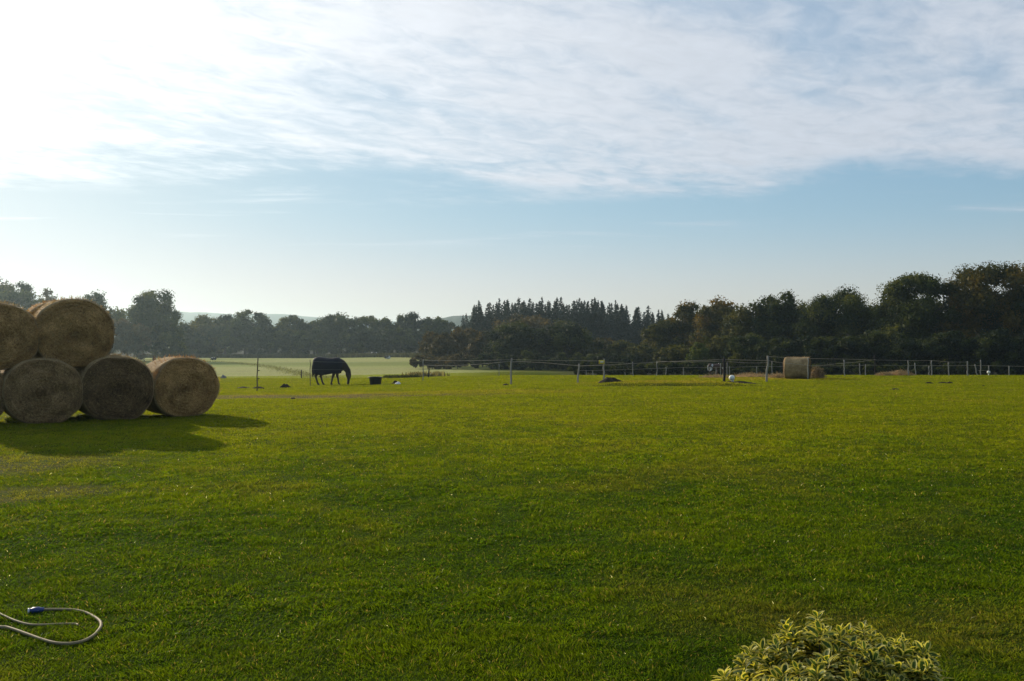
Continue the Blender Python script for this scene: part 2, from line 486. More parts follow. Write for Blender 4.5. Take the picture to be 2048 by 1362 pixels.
# ------------------------------------------------------------------ hay bales
def make_bale(cx, cy, z0, w, h, L, yaw, face_mat, seed, label, group, fuzz=1.0, side="hay_side", red=False):
    """cx, cy: centre of the front face on the ground plan; the axis runs back along yaw (0 = away from the camera, + = to the right)"""
    rng = np.random.default_rng(seed)
    t = thing("hay_bale", label, "hay bale", (cx, cy, z0), group)
    ax = np.array((math.sin(yaw), math.cos(yaw), 0)); bx = np.array((math.cos(yaw), -math.sin(yaw), 0)); up = np.array((0, 0, 1.0))
    a, b = w / 2, h / 2
    S = 84

    def ring(th):
        e = 2.15
        c, s = np.cos(th), np.sin(th)
        k = (np.abs(c) ** e + np.abs(s) ** e) ** (-1 / e)
        X = a * c * k; Z = b * s * k
        Z = np.where(Z < -b * .93, -b * .93 + (Z + b * .93) * .25, Z)
        return X, Z

    th = np.linspace(0, 2 * PI, S, endpoint=False)
    X0, Z0 = ring(th)
    prof = [(0, .955), (.02, .985), (.06, .998)] + [(v, 1.0) for v in np.linspace(.16, L - .16, 12)] + [(L - .08, .995), (L - .03, .965), (L, .90)]
    Vs = []
    for i, (s, k) in enumerate(prof):
        bulge = 1 + .035 * (vnoise(np.cos(th) * 2.2 + 9, np.sin(th) * 2.2 + s * 3, seed) - .5) * 2 + .014 * (rng.random(S) - .5) + .012 * (vnoise(np.full(S, s * 16.), np.zeros(S), seed + 3) - .5)
        Vs.append((X0 * k * bulge)[:, None] * bx + (Z0 * k * bulge + b)[:, None] * up + s * ax)
    Vs = np.array(Vs)
    zmin = Vs[..., 2].min()
    n = len(prof)
    i, j = np.meshgrid(np.arange(n - 1), np.arange(S), indexing="ij"); j2 = (j + 1) % S
    Q = np.stack([i * S + j, i * S + j2, (i + 1) * S + j2, (i + 1) * S + j], -1).reshape(-1, 4)
    V = Vs.reshape(-1, 3) - np.array((0, 0, zmin))
    obj("wrapped_side", np_mesh("wrapped_side", V, [Q[:, ::-1]], M[side], smooth=True), t)
    for end in (0, 1):
        R = 30
        rim = (Vs[0] if end == 0 else Vs[-1]) - np.array((0, 0, zmin))
        ctr = rim.mean(0)
        sgn = -1 if end == 0 else 1
        rows = []
        for q in range(R + 1):
            f = q / R
            rr = f * w / 2
            dep = .045 * (1 - f ** 4) + .009 * np.sin(2 * PI * (rr / .085) - th + 3 * vnoise(np.cos(th) * 3 + 2, np.sin(th) * 3 + rr, seed + 31)) * (f > .08) * (f < .97)
            dep = dep + .075 * (vnoise(np.cos(th) * f * 4 + 5, np.sin(th) * f * 4 + 5, seed + 11 + end) - .5) * (f < .99) + .02 * (rng.random(S) - .5) * (f < .97)
            rows.append(ctr + (rim - ctr) * f + (dep * sgn)[:, None] * ax)
        rows = np.array(rows)
        i, j = np.meshgrid(np.arange(R), np.arange(S), indexing="ij"); j2 = (j + 1) % S
        Qe = np.stack([i * S + j, i * S + j2, (i + 1) * S + j2, (i + 1) * S + j], -1).reshape(-1, 4)
        if end == 1: Qe = Qe[:, ::-1]
        obj("end_face", np_mesh("end_face", rows.reshape(-1, 3), [Qe], M[face_mat], smooth=True), t)
    if fuzz == 0: return t
    # loose stalks: over the front face (lying along the spiral), on the rim and along the top
    P = []; D = []
    nf = int(420 * fuzz)
    f = np.sqrt(rng.random(nf)) * .97; ang = rng.random(nf) * 2 * PI
    X1, Z1 = ring(ang)
    pos = (X1 * .92 * f)[:, None] * bx + (Z1 * .92 * f + b)[:, None] * up - ax * .055
    tang = (-np.sin(ang))[:, None] * bx + np.cos(ang)[:, None] * up
    dr = tang + .7 * rng.normal(size=(nf, 3)); dr -= (dr @ ax)[:, None] * ax * .75
    P.append(pos); D.append(dr)
    nt_ = int(850 * fuzz)
    ang = rng.random(nt_) * PI * 1.2 - .1 * PI; s = rng.random(nt_) ** 1.6 * L
    X1, Z1 = ring(ang)
    pos = (X1 * 1.0)[:, None] * bx + (Z1 * 1.0 + b)[:, None] * up + s[:, None] * ax
    outw = np.cos(ang)[:, None] * bx + np.sin(ang)[:, None] * up
    dr = .55 * outw + .8 * rng.normal(size=(nt_, 3))
    P.append(pos); D.append(dr)
    P = np.vstack(P) - np.array((0, 0, zmin)); D = np.vstack(D); D /= np.linalg.norm(D, axis=1)[:, None]
    m = len(P); ln = .03 + .06 * rng.random(m); wd = .0032 + .003 * rng.random(m)
    sd = np.cross(D, rng.normal(size=(m, 3))); sd /= np.linalg.norm(sd, axis=1)[:, None]
    Vq = np.stack([P - sd * wd[:, None], P + sd * wd[:, None], P + D * ln[:, None] + sd * wd[:, None] * .5, P + D * ln[:, None] - sd * wd[:, None] * .5], 1)
    Vq[..., 2] = np.maximum(Vq[..., 2], .005)
    c = np.array((.34, .24, .10)) * (.4 + .8 * rng.random(m))[:, None]
    c[:nf] *= .8
    if red: c = c * np.array((1.25, .98, .82))
    obj("loose_straw", np_mesh("loose_straw", Vq.reshape(-1, 3), [np.arange(m * 4).reshape(-1, 4)], M["straw"], tint=c), t)
    return t


GB = "round hay bales stacked at the left of the lawn"
YAW = rad(-34)
AXV = (math.sin(YAW), math.cos(YAW)); BXV = (math.cos(YAW), -math.sin(YAW))


def bale_px(px, top, bottom, wpx, d, *a, L=1.2, yaw=YAW, **k):
    w = wpx * d / F; h = (bottom - top) * d / F
    z0 = PZ(bottom, d)
    return make_bale(PX(px, d), d, z0, w, h, L, yaw, *a, **k) if False else (PX(px, d), d, z0, w, h)


def put_bale(px, top, bottom, wpx, d, mat, seed, label, ground_it=True, L=1.2, yaw=YAW, dz=0, **k):
    w = wpx * d / F; h = (bottom - top) * d / F
    x = PX(px, d)
    z0 = g1(x, d) - .015 if ground_it else PZ(bottom, d)
    return make_bale(x, d, z0 + dz, w, h, L, yaw, mat, seed, label, GB, **k)


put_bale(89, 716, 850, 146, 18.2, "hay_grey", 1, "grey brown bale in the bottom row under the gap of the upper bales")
put_bale(237, 711, 843, 142, 19.0, "hay_dark", 2, "darkest bale, between two others in the bottom row")
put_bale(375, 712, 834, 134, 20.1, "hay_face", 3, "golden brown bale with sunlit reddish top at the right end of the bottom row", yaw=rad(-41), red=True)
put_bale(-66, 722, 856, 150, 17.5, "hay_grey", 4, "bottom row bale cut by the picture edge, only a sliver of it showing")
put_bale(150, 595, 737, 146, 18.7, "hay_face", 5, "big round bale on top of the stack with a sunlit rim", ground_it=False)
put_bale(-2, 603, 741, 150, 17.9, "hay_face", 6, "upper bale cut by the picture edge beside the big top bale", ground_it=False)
# the row behind
bx0, by0 = PX(150, 18.7), 18.7
make_bale(bx0 - .10 + AXV[0] * 1.3, by0 + AXV[1] * 1.3 - .05, 1.16, 1.46, 1.42, 1.2, YAW, "hay_face", 7,
          "bale behind the two upper bales showing an orange lit edge between them", GB, red=True)
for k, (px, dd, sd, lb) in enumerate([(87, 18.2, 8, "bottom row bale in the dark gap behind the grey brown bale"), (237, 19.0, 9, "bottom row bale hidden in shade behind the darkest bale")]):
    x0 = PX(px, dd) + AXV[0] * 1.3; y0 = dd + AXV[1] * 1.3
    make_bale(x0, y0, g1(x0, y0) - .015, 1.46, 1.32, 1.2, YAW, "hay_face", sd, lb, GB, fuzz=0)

# the bale in the paddock, side on, and its collapsed neighbour
GP = "hay bales in the paddock behind the fence"
xb, yb = PX(1619, 52.2), 52.2
make_bale(xb, yb, g1(xb, yb) - .02, 1.30, 1.28, 1.38, rad(-68), "hay_dark", 12, "single pale bale lying on its side beyond the fence", GP)


def lump(name, label, cat, x, y, rx, ry, h, mat, seed, group=None, straw=0, skirt=.02, colr=(.30, .22, .10), rough=.35):
    rng = np.random.default_rng(seed)
    A, R = 28, 9
    th = np.linspace(0, 2 * PI, A, endpoint=False)
    V = []
    z0 = g1(x, y)
    for q in range(R + 1):
        f = q / R
        k = 1 + rough * (vnoise(np.cos(th) * 1.6 + seed, np.sin(th) * 1.6, seed) - .5)
        px = np.cos(th) * rx * f * k; py = np.sin(th) * ry * f * k
        hz = h * (1 - f ** 2) ** 1.1 * (1 + rough * 1.4 * (vnoise(px * 5 / rx + 3, py * 5 / ry, seed + 1) - .5)) if f < 1 else 0 * th
        gzz = gz(x + px, y + py) - z0
        V.append(np.stack([px, py, gzz + hz - (skirt if q == R else 0)], 1))
    V = np.array(V).reshape(-1, 3)
    i, j = np.meshgrid(np.arange(R), np.arange(A), indexing="ij"); j2 = (j + 1) % A
    Q = np.stack([i * A + j, (i + 1) * A + j, (i + 1) * A + j2, i * A + j2], -1).reshape(-1, 4)
    if not straw:
        o = obj(name, np_mesh(name, V, [Q], mat, smooth=True)); o.location = (x, y, z0)
        return tag(o, label, cat, group)
    t = thing(name, label, cat, (x, y, z0), group)
    obj("heap", np_mesh("heap", V, [Q], mat, smooth=True), t)
    m = straw
    f = np.sqrt(rng.random(m)); a = rng.random(m) * 2 * PI
    px = np.cos(a) * rx * f * 1.1; py = np.sin(a) * ry * f * 1.1
    pz = h * np.clip(1 - f ** 2, 0, 1) + gz(x + px, y + py) - z0 + .005
    P = np.stack([px, py, pz], 1)
    D = rng.normal(size=(m, 3)); D[:, 2] = np.abs(D[:, 2]) * .5; D /= np.linalg.norm(D, axis=1)[:, None]
    sd = np.cross(D, rng.normal(size=(m, 3))); sd /= np.linalg.norm(sd, axis=1)[:, None]
    ln = .10 + .16 * rng.random(m); wd = .006 + .006 * rng.random(m)
    Vq = np.stack([P - sd * wd[:, None], P + sd * wd[:, None], P + D * ln[:, None] + sd * wd[:, None] * .5, P + D * ln[:, None] - sd * wd[:, None] * .5], 1)
    c = np.array(colr) * (.5 + .9 * rng.random(m))[:, None]
    obj("loose_straw", np_mesh("loose_straw", Vq.reshape(-1, 3), [np.arange(m * 4).reshape(-1, 4)], M["straw"], tint=c), t)
    return t


lump("hay_heap", "collapsed brown heap of hay leaning at the right of the paddock bale", "hay heap", PX(1634, 53.6), 53.6, .42, .5, .62, M["hay_dark"], 31, None, 700, colr=(.2, .15, .08))
GS = "low spreads of loose hay in the paddock"
for px, d, rx, ry, h, lb in [(1556, 54.5, .75, .7, .20, "flattened pale hay trodden against the foot of the paddock bale"),
                             (1502, 57.0, 1.1, 1.2, .17, "wide pale spread of hay between the white ball and the tall grey post"),
                             (1432, 55.0, .9, .8, .10, "thin strip of hay behind the dark post near the brown pony"),
                             (1800, 61, .85, .8, .32, "pinkish heap of hay on the brow by the right hand fence posts"),
                             (1768, 61, .5, .6, .16, "small flat hay patch left of the pinkish heap on the brow")]:
    lump("hay_litter", lb, "hay", PX(px, d), d, rx, ry, h, M["hay_face"], int(px), GS, 600, colr=(.24, .185, .10))

GM = "molehills and dark clods on the grass"
for px, d, rx, h, lb in [(571, 44.5, .30, .19, "tallest dark molehill halfway between the metal stake and the horse"),
                         (517, 43.0, .34, .09, "dark molehill right behind the foot of the metal stake"),
                         (487, 43.5, .36, .07, "flat dark clod near the bale end left of the metal stake"),
                         (586, 28.0, .10, .05, "small dark clod lying in front of the muddy track"),
                         (1012, 40.0, .20, .08, "dark clod at the left foot of the leaning grey post"),
                         (1858, 43.0, .20, .08, "left one of three dark clods below the right hand fence"),
                         (1885, 43.5, .26, .06, "middle flat one of three dark clods below the right hand fence"),
                         (1899, 42.6, .19, .08, "right one of three dark clods below the right hand fence"),
                         (1967, 38.6, .10, .05, "lone tiny clod far to the right on the bright lawn"),
                         (1790, 34.4, .22, .05, "dark scrape in the tan bare patch on the right lawn")]:
    lump("molehill", lb, "molehill", PX(px, d), d, rx, rx * .9, h, M["soil"], int(px) + 3, GM)
lump("earth_mound", "dark earth mound heaped at the foot of the post with the yellow sign", "mound", PX(1219, 40.2), 40.2, .62, .55, .20, M["soil"], 77, "earth mounds at the foot of posts", rough=.6)
lump("earth_mound", "low dark earth mound spreading at the foot of the thick dark post", "mound", PX(1478, 41.2), 41.2, 1.05, .5, .09, M["soil"], 78, "earth mounds at the foot of posts", rough=.6)


# ------------------------------------------------------------------ fences
def post_mesh(p0, p1, r, mat, off, seed=0, sides=9, wob=.012, pointed=False):
    rng = np.random.default_rng(seed)
    n = 7
    t = np.linspace(0, 1, n)
    pts = np.asarray(p0) * (1 - t)[:, None] + np.asarray(p1) * t[:, None]
    pts[1:-1, :2] += rng.normal(size=(n - 2, 2)) * wob
    rr = r * (1.06 - .12 * t)
    pts = np.vstack([pts, pts[-1] + np.array((0, 0, r * .35))]); rr = np.append(rr, r * .62)
    mb = MB(); mb.tube(pts, rr, sides, jitter=.10, rng=rng)
    return mb.mesh("post", mat, True, off)


def sagline(P, sag, per=10):
    P = np.asarray(P, float); out = []
    for i in range(len(P) - 1):
        t = np.linspace(0, 1, per, endpoint=(i == len(P) - 2))
        q = P[i] * (1 - t)[:, None] + P[i + 1] * t[:, None]
        q[:, 2] -= sag * 4 * t * (1 - t)
        out.append(q)
    return np.vstack(out)


def fence(label, posts, tapes, group):
    """posts: (px top, top row, px foot, depth, radius, material, name); tapes: (points, width, thickness, sag)"""
    x0 = PX(posts[0][0], posts[0][3]); y0 = posts[0][3]
    root = thing("paddock_fence", label, "fence", (x0, y0, g1(x0, y0)), group)
    off = root.location[:]
    for k, (pt, top, pf, d, r, mat, nm) in enumerate(posts):
        xt, xf = PX(pt, d), PX(pf, d)
        me = post_mesh((xf, d, g1(xf, d) - .12), (xt, d, PZ(top, d)), r * (.8 if mat == "plastic" else .95), M[mat], off, seed=int(pt))
        obj(nm, me, root)
    for pts, hh, tk, sag in tapes:
        P = [(PX(a, d), d - .05, PZ(b, d)) for a, b, d in pts]
        mb = MB(); mb.ribbon(sagline(P, sag), hh * .52, tk)
        obj("tape", mb.mesh("tape", M["tape"], False, off), root)
    return root


FG = "electric tape fences round the paddocks"
# left stretch by the horse
f1 = fence("thin wire fence with metal stakes around the grazing horse", [
    (516, 716, 513.5, 38, .026, "metal", "stake"),
    (620, 720, 620.5, 49, .022, "metal", "stake"), (846.5, 719, 846, 54, .036, "plastic", "post"),
    (857.5, 736, 857, 66, .05, "darkwood", "post"), (603, 740, 603, 100, .07, "darkwood", "post")],
    [([(330, 722, 38), (516, 722, 38), (620, 723, 49), (846, 722, 54)], .012, .004, .06),
     ([(330, 744, 38), (516, 741, 38), (620, 739, 49), (846, 736, 54)], .010, .004, .05),
     ([(846, 720, 54), (1022, 719, 41.5)], .032, .004, .05),
     ([(846, 730, 54), (1022, 722, 41.5)], .032, .004, .10)], FG)
for k, (zy) in enumerate((741, 757)):
    mb = MB(); d = 38; x = PX(515.6, d); z = PZ(zy, d)
    mb.tube([(x, d - .02, z), (x + .05, d - .03, z), (x + .09, d - .03, z + .005)], [.014, .018, .012], 8)
    obj("insulator", mb.mesh("insulator", M["darkwood"], True, f1.location[:]), f1)

# middle and right stretch, upper line
f2 = fence("weathered post fence with white tape running across the brow of the lawn", [
    (1023.5, 717, 1021, 41.5, .045, "wood", "post"), (1158, 728, 1155.5, 44, .045, "wood", "post"),
    (1208.5, 718, 1207, 41.0, .040, "wood", "post"), (1265, 724, 1266, 60, .036, "plastic", "post"),
    (1314, 723, 1313, 60, .036, "plastic", "post"), (1448, 717, 1448.5, 42, .060, "darkwood", "post"),
    (1454, 725, 1454, 57, .030, "plastic", "post"), (1535.5, 712, 1533.5, 46, .055, "wood", "post"),
    (1544, 723, 1544, 58, .030, "plastic", "post"), (1616, 716, 1616, 51, .040, "plastic", "post"),
    (1688, 720, 1689, 58, .045, "plastic", "post"), (1749, 710, 1750, 62, .035, "darkwood", "post"),
    (1816, 721, 1817, 60, .048, "plastic", "post"), (1863, 721, 1863, 60, .045, "plastic", "post"),
    (1897, 724, 1897, 61, .042, "plastic", "post"), (1935, 723, 1935, 60, .050, "plastic", "post"),
    (1961, 720, 1961, 61, .042, "plastic", "post")],
    [([(1022, 719, 41.5), (1165, 721, 43), (1208, 721, 41)], .030, .004, .02),
     ([(1022, 724, 41.5), (1040, 723, 41.5), (1085, 725, 42.5), (1140, 730, 43.5), (1157, 731, 44)], .045, .006, .0),
     ([(1157, 732, 44), (1208, 730, 41), (1240, 729, 50), (1265, 727, 60), (1314, 724, 60), (1448, 719, 42), (1535, 721, 46)], .040, .004, .0),
     ([(1208, 724, 41), (1265, 727, 60)], .03, .004, .0),
     ([(1314, 722, 60), (1448, 722, 42), (1535, 725, 46)], .028, .004, .05),
     ([(1535, 713, 46), (1616, 717, 51), (1688, 718, 58), (1750, 720, 62), (1816, 721, 60), (1863, 721, 60), (1897, 724, 61), (1935, 724, 60)], .036, .004, .0),
     ([(1535, 721, 46), (1552, 724, 50), (1616, 731, 51), (1650, 730, 55), (1688, 726, 58), (1715, 724, 60), (1750, 719, 62)], .036, .004, .0)], FG)

# rear, lower line
f3 = fence("lower pale rail fence set back behind the brow in front of the dark trees", [
    (998, 728, 998, 64, .028, "plastic", "post"), (1172, 740, 1172, 74, .036, "plastic", "post"), (1186, 741, 1186, 74, .036, "plastic", "post"),
    (1250, 745, 1250, 74, .036, "plastic", "post"), (1332, 735, 1332, 72, .04, "plastic", "post"), (1367, 735, 1367, 72, .04, "plastic", "post"),
    (1432, 735, 1432, 72, .036, "plastic", "post"), (1441, 727, 1441, 72, .036, "plastic", "post"), (1459, 733, 1459, 72, .036, "plastic", "post"), (1513, 734, 1514, 72, .036, "plastic", "post"),
    (1719, 727, 1720, 70, .042, "plastic", "post"), (1731, 729, 1731, 70, .042, "plastic", "post"), (1829.5, 726, 1832, 68, .048, "plastic", "post"),
    (1858, 732, 1858, 70, .04, "plastic", "post"), (1950, 729, 1954, 68, .05, "plastic", "post"), (1977.5, 731, 1977.5, 68, .045, "plastic", "post"), (2018, 732, 2018, 68, .05, "plastic", "post")],
    [([(1160, 741, 74), (1186, 741, 74), (1250, 739, 74), (1367, 735, 72), (1432, 735, 72), (1513, 733, 72), (1560, 733, 71), (1620, 732, 71), (1719, 731, 70), (1731, 730, 70)], .04, .005, .0),
     ([(1731, 730, 70), (1832, 731, 68), (1950, 731, 68), (1977, 731, 68), (2018, 732, 68), (2090, 733, 68)], .04, .005, .01),
     ([(1955, 741, 68), (1977, 741, 68)], .035, .005, .0)], FG)

# yellow warning sign on its post
dS = 40.93
sgn = thing("warning_sign", "small yellow sign fixed near the top of a weathered fence post", "sign", (PX(1203.5, dS), dS, PZ(724, dS)))
M["yellow"] = simple_mat("yellow_sign", [(.3, (.60, .46, .04)), (.7, (.72, .56, .06))], 3, .5, .4)
M["signmark"] = simple_mat("sign_pale_print", [(.3, (.72, .70, .52)), (.7, (.80, .78, .6))], 8, .5, .4)
mb = MB(); mb.box((-.135, -.006, -.085), (.125, .004, .085)); obj("plate", mb.mesh("plate", M["yellow"], False), sgn)
mb = MB(); mb.box((-.07, -.0085, -.035), (.075, -.0062, .04)); obj("pale_panel", mb.mesh("pale_panel", M["signmark"], False), sgn)


# ------------------------------------------------------------------ small things
def sphere_mesh(name, r, mat, sq=1.0, off=(0, 0, 0), seed=0, noise=0.0):
    A, R = 24, 14
    V = []; 
    for q in range(R + 1):
        ph = PI * q / R
        for k in range(A):
            th = 2 * PI * k / A
            V.append((math.sin(ph) * math.cos(th), math.sin(ph) * math.sin(th), math.cos(ph) * sq))
    V = np.array(V)
    if noise:
        V = V * (1 + noise * (vnoise(V[:, 0] * 3 + 7, V[:, 1] * 3 + V[:, 2] * 2, seed) - .5))[:, None]
    V = V * r + np.array(off)
    Q = []
    for q in range(R):
        for k in range(A):
            Q.append((q * A + k, (q + 1) * A + k, (q + 1) * A + (k + 1) % A, q * A + (k + 1) % A))
    return np_mesh(name, V, [np.array(Q)], mat, smooth=True)


M["white"] = simple_mat("chalky_white_plastic", [(.3, (.70, .70, .60)), (.7, (.82, .82, .72))], 6, .5, .4)
d = 41.5; x = PX(1463.5, d)
t = thing("white_ball", "white ball on a short foot in the grass beside the thick dark post", "ball", (x, d, g1(x, d)), "white balls at the fence")
obj("shell", sphere_mesh("shell", .135, M["white"], .95, (0, 0, .24)), t)
mb = MB(); mb.tube([(.03, 0, -.03), (.03, 0, .05), (.02, 0, .115)], [.09, .07, .06], 12); obj("foot", mb.mesh("foot", M["white"]), t)
d = 60.5; x = PX(1977, d)
t = thing("white_ball", "tiny white ball at the foot of the right hand fence posts", "ball", (x, d, g1(x, d)), "white balls at the fence")
obj("shell", sphere_mesh("shell", .105, M["white"], .95, (0, 0, .22)), t)
mb = MB(); mb.tube([(0, 0, -.03), (0, 0, .05), (0, 0, .11)], [.035, .03, .03], 12); obj("foot", mb.mesh("foot", M["white"]), t)

# black feed tub
d = 48.5; x = PX(751, d)
M["tub"] = simple_mat("black_rubber", [(.3, (.010, .011, .013)), (.7, (.02, .021, .024))], 6, .55, .5)
tub = thing("feed_tub", "black round feed tub standing on the grass by the horse", "tub", (x, d, g1(x, d)))
prof = [(.0, .02), (.27, .0), (.30, .04), (.335, .38), (.36, .385), (.362, .42), (.325, .42), (.31, .37), (.275, .06), (.0, .06)]
A = 36; th = np.linspace(0, 2 * PI, A, endpoint=False)
V = np.array([[(r * math.cos(a), r * math.sin(a), z) for a in th] for r, z in prof]).reshape(-1, 3)
Q = [(i * A + j, i * A + (j + 1) % A, (i + 1) * A + (j + 1) % A, (i + 1) * A + j) for i in range(len(prof) - 1) for j in range(A)]
obj("tub_body", np_mesh("tub_body", V, [np.array(Q)], M["tub"], smooth=False), tub)
for s in (-1, 1):
    mb = MB(); a = np.linspace(0, PI, 9)
    mb.tube(np.stack([s * (.35 + .07 * np.sin(a)), .09 * np.cos(a), np.full(9, .36)], 1), .014, 6)
    obj("handle", mb.mesh("handle", M["tub"]), tub)

# white sack and dark scrap
d = 48.0; x = PX(797, d)
M["sack"] = simple_mat("pale_sack", [(.3, (.50, .50, .52)), (.7, (.68, .68, .70))], 6, .6, .3, .02)
lump("feed_sack", "crumpled pale sack lying flat on the grass right of the tub", "sack", x, d, .20, .18, .10, M["sack"], 88, rough=.8)
lump("earth_clod", "dark lump of earth right behind the crumpled sack", "clod", PX(791, 49), 49, .22, .16, .14, M["soil"], 89, rough=.7)

# grey lump beyond the bale, green tuft at a post
M["stone"] = simple_mat("grey_stone", [(.3, (.10, .10, .11)), (.7, (.17, .17, .18))], 5, .9, .2, .02)
d = 92.0; x = PX(447, d)
lump("boulder", "rounded grey boulder in the pale pasture beyond the bale stack", "boulder", x, d, .52, .5, .62, M["stone"], 90)


# ------------------------------------------------------------------ hose
def hose(name, label, pts, rad_, blue=None):
    P = []
    for zx, zy in pts:
        px = zx / 5.12; py = 1150 + zy / 5.12
        dd = (EYE - .03) * F / (py - HY)
        P.append((PX(px, dd), dd))
    P = np.array(P)
    # Catmull-Rom
    Q = []
    E = np.vstack([2 * P[0] - P[1], P, 2 * P[-1] - P[-2]])
    for i in range(1, len(E) - 2):
        for t in np.linspace(0, 1, 10, endpoint=(i == len(E) - 3)):
            p0, p1, p2, p3 = E[i - 1], E[i], E[i + 1], E[i + 2]
            Q.append(.5 * ((2 * p1) + (-p0 + p2) * t + (2 * p0 - 5 * p1 + 4 * p2 - p3) * t * t + (-p0 + 3 * p1 - 3 * p2 + p3) * t ** 3))
    Q = np.array(Q)
    z = gz(Q[:, 0], Q[:, 1]) + .013 + .010 * (vnoise(Q[:, 0] * 3, Q[:, 1] * 3, 5) - .5)
    C = np.column_stack([Q, z])
    root = thing(name, label, "hose", tuple(C[len(C) // 2]))
    off = root.location[:]
    mb = MB(); mb.tube(C, rad_, 12)
    obj("tube", mb.mesh("tube", M["hose"], True, off), root)
    if blue:
        e = C[-1]; dv = C[-1] - C[-4]; dv /= np.linalg.norm(dv)
        mb = MB(); mb.tube([e - dv * .02, e, e + dv * .006, e + dv * .04, e + dv * .045, e + dv * .06], [.013, .015, .019, .019, .015, .014], 14)
        cn = obj("connector", mb.mesh("connector", M["blue"], True, off), root)
        cn["label"] = "blue plastic hose connector"
        mb = MB(); mb.tube([e + dv * .056, e + dv * .066], [.016, .015], 14)
        obj("collar", mb.mesh("collar", M["palegrey"], True, off), cn)
    return root


M["hose"] = simple_mat("pale_rubber_hose", [(.3, (.17, .135, .07)), (.7, (.28, .23, .13))], 9, .6, .12)
M["blue"] = simple_mat("blue_plastic", [(.3, (.010, .028, .13)), (.7, (.016, .04, .18))], 9, .35, .5)
M["palegrey"] = simple_mat("pale_grey_plastic", [(.3, (.5, .5, .52)), (.7, (.62, .62, .64))], 9, .4, .5)
hose("garden_hose", "pale garden hose looped on the lawn with a blue connector at its end",
     [(-420, 430), (-200, 480), (0, 507), (90, 516), (250, 570), (400, 621), (530, 660), (620, 675), (740, 676), (860, 652), (960, 603), (1026, 535), (1042, 485), (1020, 438), (960, 396), (880, 361), (760, 338), (600, 334), (480, 336), (420, 341)], .0082, True)
hose("garden_hose", "thinner pale hose end lying inside the loop of the other hose",
     [(-420, 180), (-200, 280), (0, 378), (60, 405), (170, 450), (300, 484), (430, 490), (600, 482), (770, 480), (808, 494)], .0062)


# ------------------------------------------------------------------ animals
def remeshed(name, mb, mat, voxel, smooth=4, off=(0, 0, 0)):
    me = mb.mesh("tmp", mat)
    o = bpy.data.objects.new("tmp", me); COL.objects.link(o)
    r = o.modifiers.new("r", "REMESH"); r.mode = "VOXEL"; r.voxel_size = voxel
    s = o.modifiers.new("s", "SMOOTH"); s.iterations = smooth; s.factor = .5
    dg = bpy.context.evaluated_depsgraph_get()
    ev = o.evaluated_get(dg)
    out = bpy.data.meshes.new_from_object(ev)
    out.name = name
    bpy.data.objects.remove(o)
    out.materials.clear(); out.materials.append(mat)
    for p in out.polygons: p.use_smooth = True
    return out


def smooth_pts(P, per=5):
    P = np.asarray(P, float)
    E = np.vstack([2 * P[0] - P[1], P, 2 * P[-1] - P[-2]]); Q = []
    for i in range(1, len(E) - 2):
        for t in np.linspace(0, 1, per, endpoint=(i == len(E) - 3)):
            p0, p1, p2, p3 = E[i - 1], E[i], E[i + 1], E[i + 2]
            Q.append(.5 * ((2 * p1) + (-p0 + p2) * t + (2 * p0 - 5 * p1 + 4 * p2 - p3) * t * t + (-p0 + 3 * p1 - 3 * p2 + p3) * t ** 3))
    return np.array(Q)


def stub(mb, P, sides=14):
    """P rows: x, y, z, radius across, radius along"""
    P = smooth_pts(P)
    mb.tube(P[:, :3], P[:, 3], sides, ry=P[:, 4], up=(0, 0, 1) if abs(P[-1, 2] - P[0, 2]) < abs(P[-1, 0] - P[0, 0]) else (1, 0, 0))


